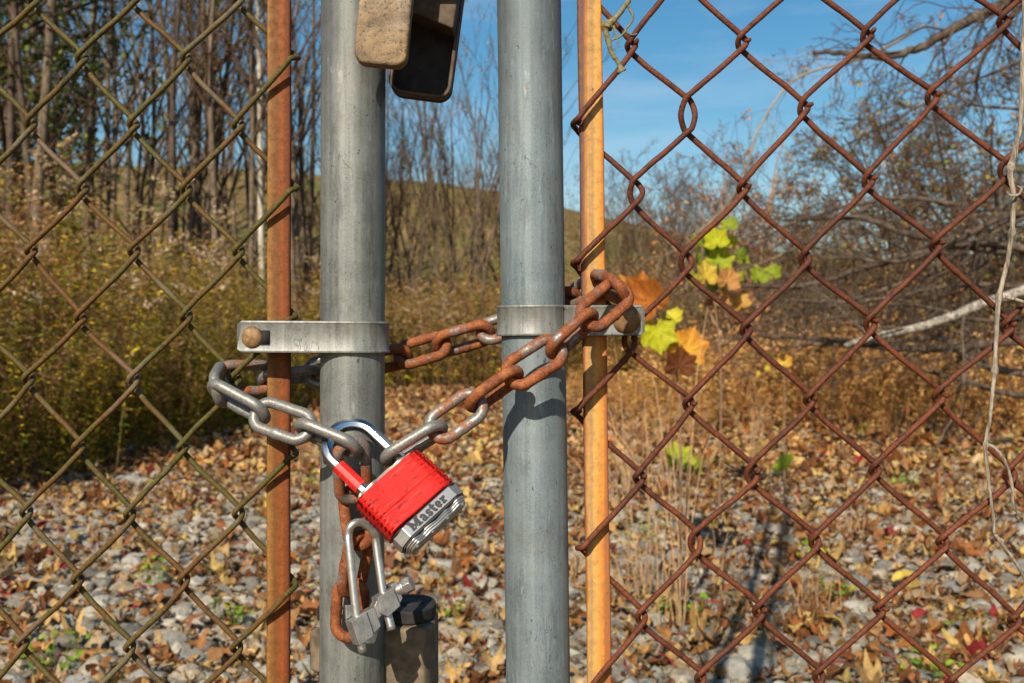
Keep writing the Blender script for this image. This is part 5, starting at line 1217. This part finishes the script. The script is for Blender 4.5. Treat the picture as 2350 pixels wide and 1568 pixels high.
# ================================================================ fallen and overhanging branches at right
M['log']=(lambda s:(s.bump(s.noise(60,5),0.006,1.0),s.out(s.mix(s.ramp(s.noise(1.0,5,s.vec((38,38,38)),0.7,dist=0.5),[(0.42,0.0),(0.55,1.0)]),(0.10,0.08,0.055),(0.36,0.32,0.26)),0.9,0.0))[-1])(NT("pale_flaking_bark"))
def limb(name, pts, r0, r1, mat, label, cat, twigs=10, seed=0, tl=0.8, group=None, k=9, droop=0.0, tr=0.35):
    rg=np.random.default_rng(seed); p=np.array([P(x,y,ym) for x,y,ym in pts]); C=catmull(p,7); C[1:-1]+=rg.normal(0,r0*0.12,(len(C)-2,3))
    rad=np.linspace(r0,r1,len(C)); mb=MB(); mb.add(*tube(C,rad,k)); t=empty(name,p[0],label,cat,group); part(mb,"stem",mat,t,p[0])
    mb=MB(); n=0
    def tw(q,d,L,r,lv):
        nonlocal n
        pts=[q]; dd=d
        for i in range(5): dd=norm(dd+rg.normal(0,0.22,3)+np.array([0,0,-droop])); pts.append(pts[-1]+dd*L/5)
        mb.add(*tube(pts,np.linspace(r,max(0.0018,r*0.3),6),4,caps=False)); n+=1
        if lv<2:
            for z in range(4 if lv==0 else 3): i=rg.integers(1,6); tw(pts[i],norm(dd+rg.normal(0,0.7,3)),L*rg.uniform(0.3,0.6),r*0.5,lv+1)
    for q in range(twigs):
        i=rg.integers(len(C)//6,len(C)); ax=norm(C[min(i+1,len(C)-1)]-C[max(i-1,0)]); d=norm(ax*0.7+np.cross(ax,norm(rg.normal(size=3)))); tw(C[i],d,tl*rg.uniform(0.5,1.2),max(rad[i]*tr,0.003),0)
    if n: part(mb,"twigs",M["bark"] if mat is M["log"] else mat,t,p[0])
    return t
limb("fallen_log",[(2440,640,7.4),(2280,690,7.4),(2130,745,7.5),(1990,778,7.7),(1940,795,7.9)],0.047,0.026,M['log'],"pale flaking fallen log lying aslant behind the brush at right","log",4,1,0.8)
limb("fallen_branch",[(2400,865,8.3),(2260,840,8.4),(2190,790,8.8),(2140,775,9.1),(2000,790,9.5),(1850,790,10)],0.036,0.02,M['bark'],"thinner greyish fallen branch arching below the pale log","branch",8,2,0.8)
limb("fallen_branch",[(2440,560,9),(2300,575,9),(2200,560,9.3),(2100,540,9.6),(1960,500,10),(1800,505,10.5)],0.06,0.02,M['bark_dark'],"long dark arching branch above the brush pile","branch",16,3,1.1,droop=0.05)
limb("fallen_branch",[(2450,590,8.5),(2230,560,8.6),(2000,610,8.8),(1850,655,9),(1700,655,9.2)],0.045,0.018,M['bark_dark'],"dark crooked branch crossing behind the green leaves","branch",14,4,1.0,droop=0.05)
limb("fallen_branch",[(2430,770,8.6),(2250,790,8.7),(2080,800,8.9),(1900,780,9.2),(1740,770,9.6)],0.05,0.02,M['bark_dark'],"dark branch low in the brush pile beneath the pale log","branch",16,5,0.8)
limb("fallen_branch",[(2450,660,9.6),(2200,655,9.8),(2000,690,10),(1800,690,10.4)],0.032,0.015,M['bark'],"straight grey branch lying over the brush pile","branch",14,6,0.9)
limb("fallen_branch",[(2100,640,9.4),(1950,690,9.6),(1780,740,9.8),(1640,800,10)],0.022,0.010,M['bark'],"thin tan branch slanting down to the left in the brush","branch",16,7,1.0)
limb("fallen_branch",[(2350,500,10),(2200,580,10),(2080,680,10),(2000,790,10)],0.028,0.010,M['bark_dark'],"steep dark branch leaning into the brush pile","branch",14,8,1.0)
limb("fallen_branch",[(2000,470,11),(1880,540,11),(1760,600,11),(1620,640,11)],0.03,0.012,M['bark'],"grey leaning branch above the sycamore leaves","branch",16,9,1.1)
limb("fallen_branch",[(2460,880,7.8),(2330,905,7.8),(2200,870,8.0),(2120,850,8.2)],0.035,0.015,M['bark_dark'],"short dark branch on the ground near the right edge","branch",8,10,0.6)
limb("dead_limb",[(2520,-60,6.0),(2385,-30,6.0),(2270,25,6.0),(2180,70,6.0),(2110,110,6.1),(2020,132,6.2),(1930,122,6.3),(1868,119,6.4)],0.048,0.014,M['bark_dark'],"thick dead limb reaching in from the top right corner","branch",15,11,0.75,droop=0.12,tr=0.28)
limb("fallen_branch",[(2440,480,8.0),(2300,500,8.1),(2180,560,8.2),(2060,600,8.4),(1930,590,8.6)],0.034,0.012,M['bark_dark'],"dark branch arching over the left end of the thicket","branch",14,21,0.9,droop=0.08)
limb("fallen_branch",[(2460,700,7.6),(2330,735,7.7),(2200,730,7.9),(2090,700,8.1),(1960,705,8.4)],0.026,0.010,M['bark_dark'],"crooked dark branch hanging just above the pale log","branch",14,22,0.8)
limb("fallen_branch",[(2200,470,10.5),(2090,455,10.6),(1960,470,10.8),(1830,510,11),(1720,560,11.2)],0.032,0.010,M['bark_dark'],"dark bowed branch against the sky left of the thicket","branch",12,23,1.0,droop=0.12)
limb("dead_limb",[(2480,-120,6.6),(2360,0,6.5),(2300,60,6.5),(2250,150,6.5),(2240,230,6.5)],0.030,0.010,M['bark_dark'],"dark limb hanging down from the top right corner","branch",13,12,0.7,droop=0.15)
limb("dead_limb",[(2120,60,7.0),(1990,130,7.0),(1860,165,7.0),(1800,205,7.0),(1740,300,7.0),(1700,420,7.0),(1640,500,7.1),(1590,540,7.2)],0.011,0.006,M['bark_tan'],"long thin pale branch drooping across the sky at right","branch",10,13,0.5,droop=0.08)
limb("dead_limb",[(2400,120,6.8),(2200,200,6.8),(2060,270,6.9),(1950,330,7.0)],0.012,0.006,M['bark_dark'],"thin dark branch crossing the sky below the thick limb","branch",12,14,0.55,droop=0.08)
limb("dead_limb",[(2460,310,7.2),(2350,255,7.2),(2230,240,7.2),(2170,205,7.2)],0.016,0.008,M['bark'],"thin tan branch in front of the dark thicket","branch",8,15,0.5)

# ================================================================ vine stems on the right mesh and the dead tendril by the bar
M['vine']=(lambda s:(s.bump(s.noise(1.0,5,s.vec((900,900,120))),0.0006,1.0),s.out(s.mix(s.ramp(s.noise(1.0,5,s.vec((500,500,60)),0.7),[(0.38,0.0),(0.60,1.0)]),(0.10,0.078,0.05),(0.34,0.285,0.21)),0.85,0.0))[-1])(NT("dead_vine_bark"))
M['twigo']=m_simple('mossy_twig_bark',(0.17,0.145,0.065),0.85,0.0,var=0.45,scale=500,bump=0.0005)
def vine(pts, r, label, sides, name="vine_stem", knots_at=(), y0=-0.010, mat='vine'):
    rg=np.random.default_rng(len(pts)); p=np.array([P(x,y,y0+dy) for x,y,dy in pts]); C=catmull(p,7); C[1:-1]+=rg.normal(0,0.00012,(len(C)-2,3))
    rad=(0.56 if name=='vine_stem' else 0.85)*np.interp(np.arange(len(C)),np.linspace(0,len(C)-1,len(r)),r)*(1+rg.normal(0,0.05,len(C)))
    for (x,y) in knots_at:
        q=P(x,y,y0); d=np.linalg.norm(C-q,axis=1); rad=rad*(1+0.75*np.exp(-(d/0.0022)**2))
    mat='twigo' if name=='vine_twig' else mat; t=empty("dead_vine" if name=="vine_stem" else "dead_twig",p[0],label,"vine"); mb=MB(); mb.add(*tube(C,rad,10)); part(mb,"main_stem",M[mat],t,p[0])
    for s in sides:
        q=np.array([P(x,y,y0+dy) for x,y,dy in s[0]]); mb=MB(); Cq=catmull(q,6); mb.add(*tube(Cq,np.linspace(s[1],s[2],len(Cq)),7)); part(mb,s[3] if len(s)>3 else "tendril",M[mat],t,q[0])
    return t
vine([(2352,-200,0),(2350,0,0),(2347,150,0),(2341,290,0),(2328,350,0),(2318,400,0),(2327,450,0),(2325,500,0),(2322,540,0),(2312,600,0),(2300,650,0),(2291,700,0),(2287,760,0),(2283,850,0),(2278,900,0),(2272,960,0),(2262,1020,0),(2267,1090,0),(2276,1160,0),(2283,1225,0)],
     [0.0020,0.0022,0.0026,0.0033,0.0028,0.0027,0.0027,0.0028,0.0026,0.0022,0.0020,0.0018,0.0018],"knotty grey dead vine stem hanging in front of the mesh at the right edge",
     [([(2283,1225,0),(2300,1250,0.001),(2330,1290,0.002),(2360,1345,0.004),(2390,1420,0.004)],0.0013,0.0009),
      ([(2264,1020,0),(2285,1030,-0.002),(2308,1062,-0.004),(2322,1110,-0.004),(2326,1160,-0.003),(2345,1190,0)],0.0013,0.0008),
      ([(2293,682,0),(2315,684,0),(2345,692,0),(2375,705,0)],0.0013,0.0010),
      ([(2312,442,0.003),(2322,450,-0.005),(2338,446,-0.004),(2344,434,0.002),(2336,428,0.006)],0.0009,0.0008,"tendril_coil"),
      ([(2342,300,-0.002),(2336,330,-0.003),(2334,365,-0.002)],0.0009,0.0004,"bark_strip")],
     knots_at=((2318,385),(2322,535),(2292,682),(2283,850),(2262,1020),(2283,1225),(2341,200)),y0=-0.0105)
vine([(1470,-90,0),(1448,-10,0),(1430,20,0),(1410,44,0),(1395,58,0),(1390,70,0),(1397,100,0),(1406,125,0),(1420,145,0),(1428,165,0)],[0.0016,0.0018,0.0020,0.0032,0.0021,0.0020,0.0018,0.0022],
     "broken greenish dead vine twig caught on the mesh at the top of the orange bar",
     [([(1450,-30,0),(1441,10,0),(1452,35,0),(1448,52,0),(1437,66,0),(1434,74,0),(1420,86,0),(1404,92,0)],0.0010,0.0006),
      ([(1436,70,0),(1443,78,0),(1455,80,0),(1462,77,0)],0.0006,0.0003),
      ([(1408,60,0),(1414,80,-0.001),(1420,108,-0.002)],0.0009,0.0003,"splinter")],
     name="vine_twig",knots_at=((1392,62),(1428,166)),y0=-0.006)
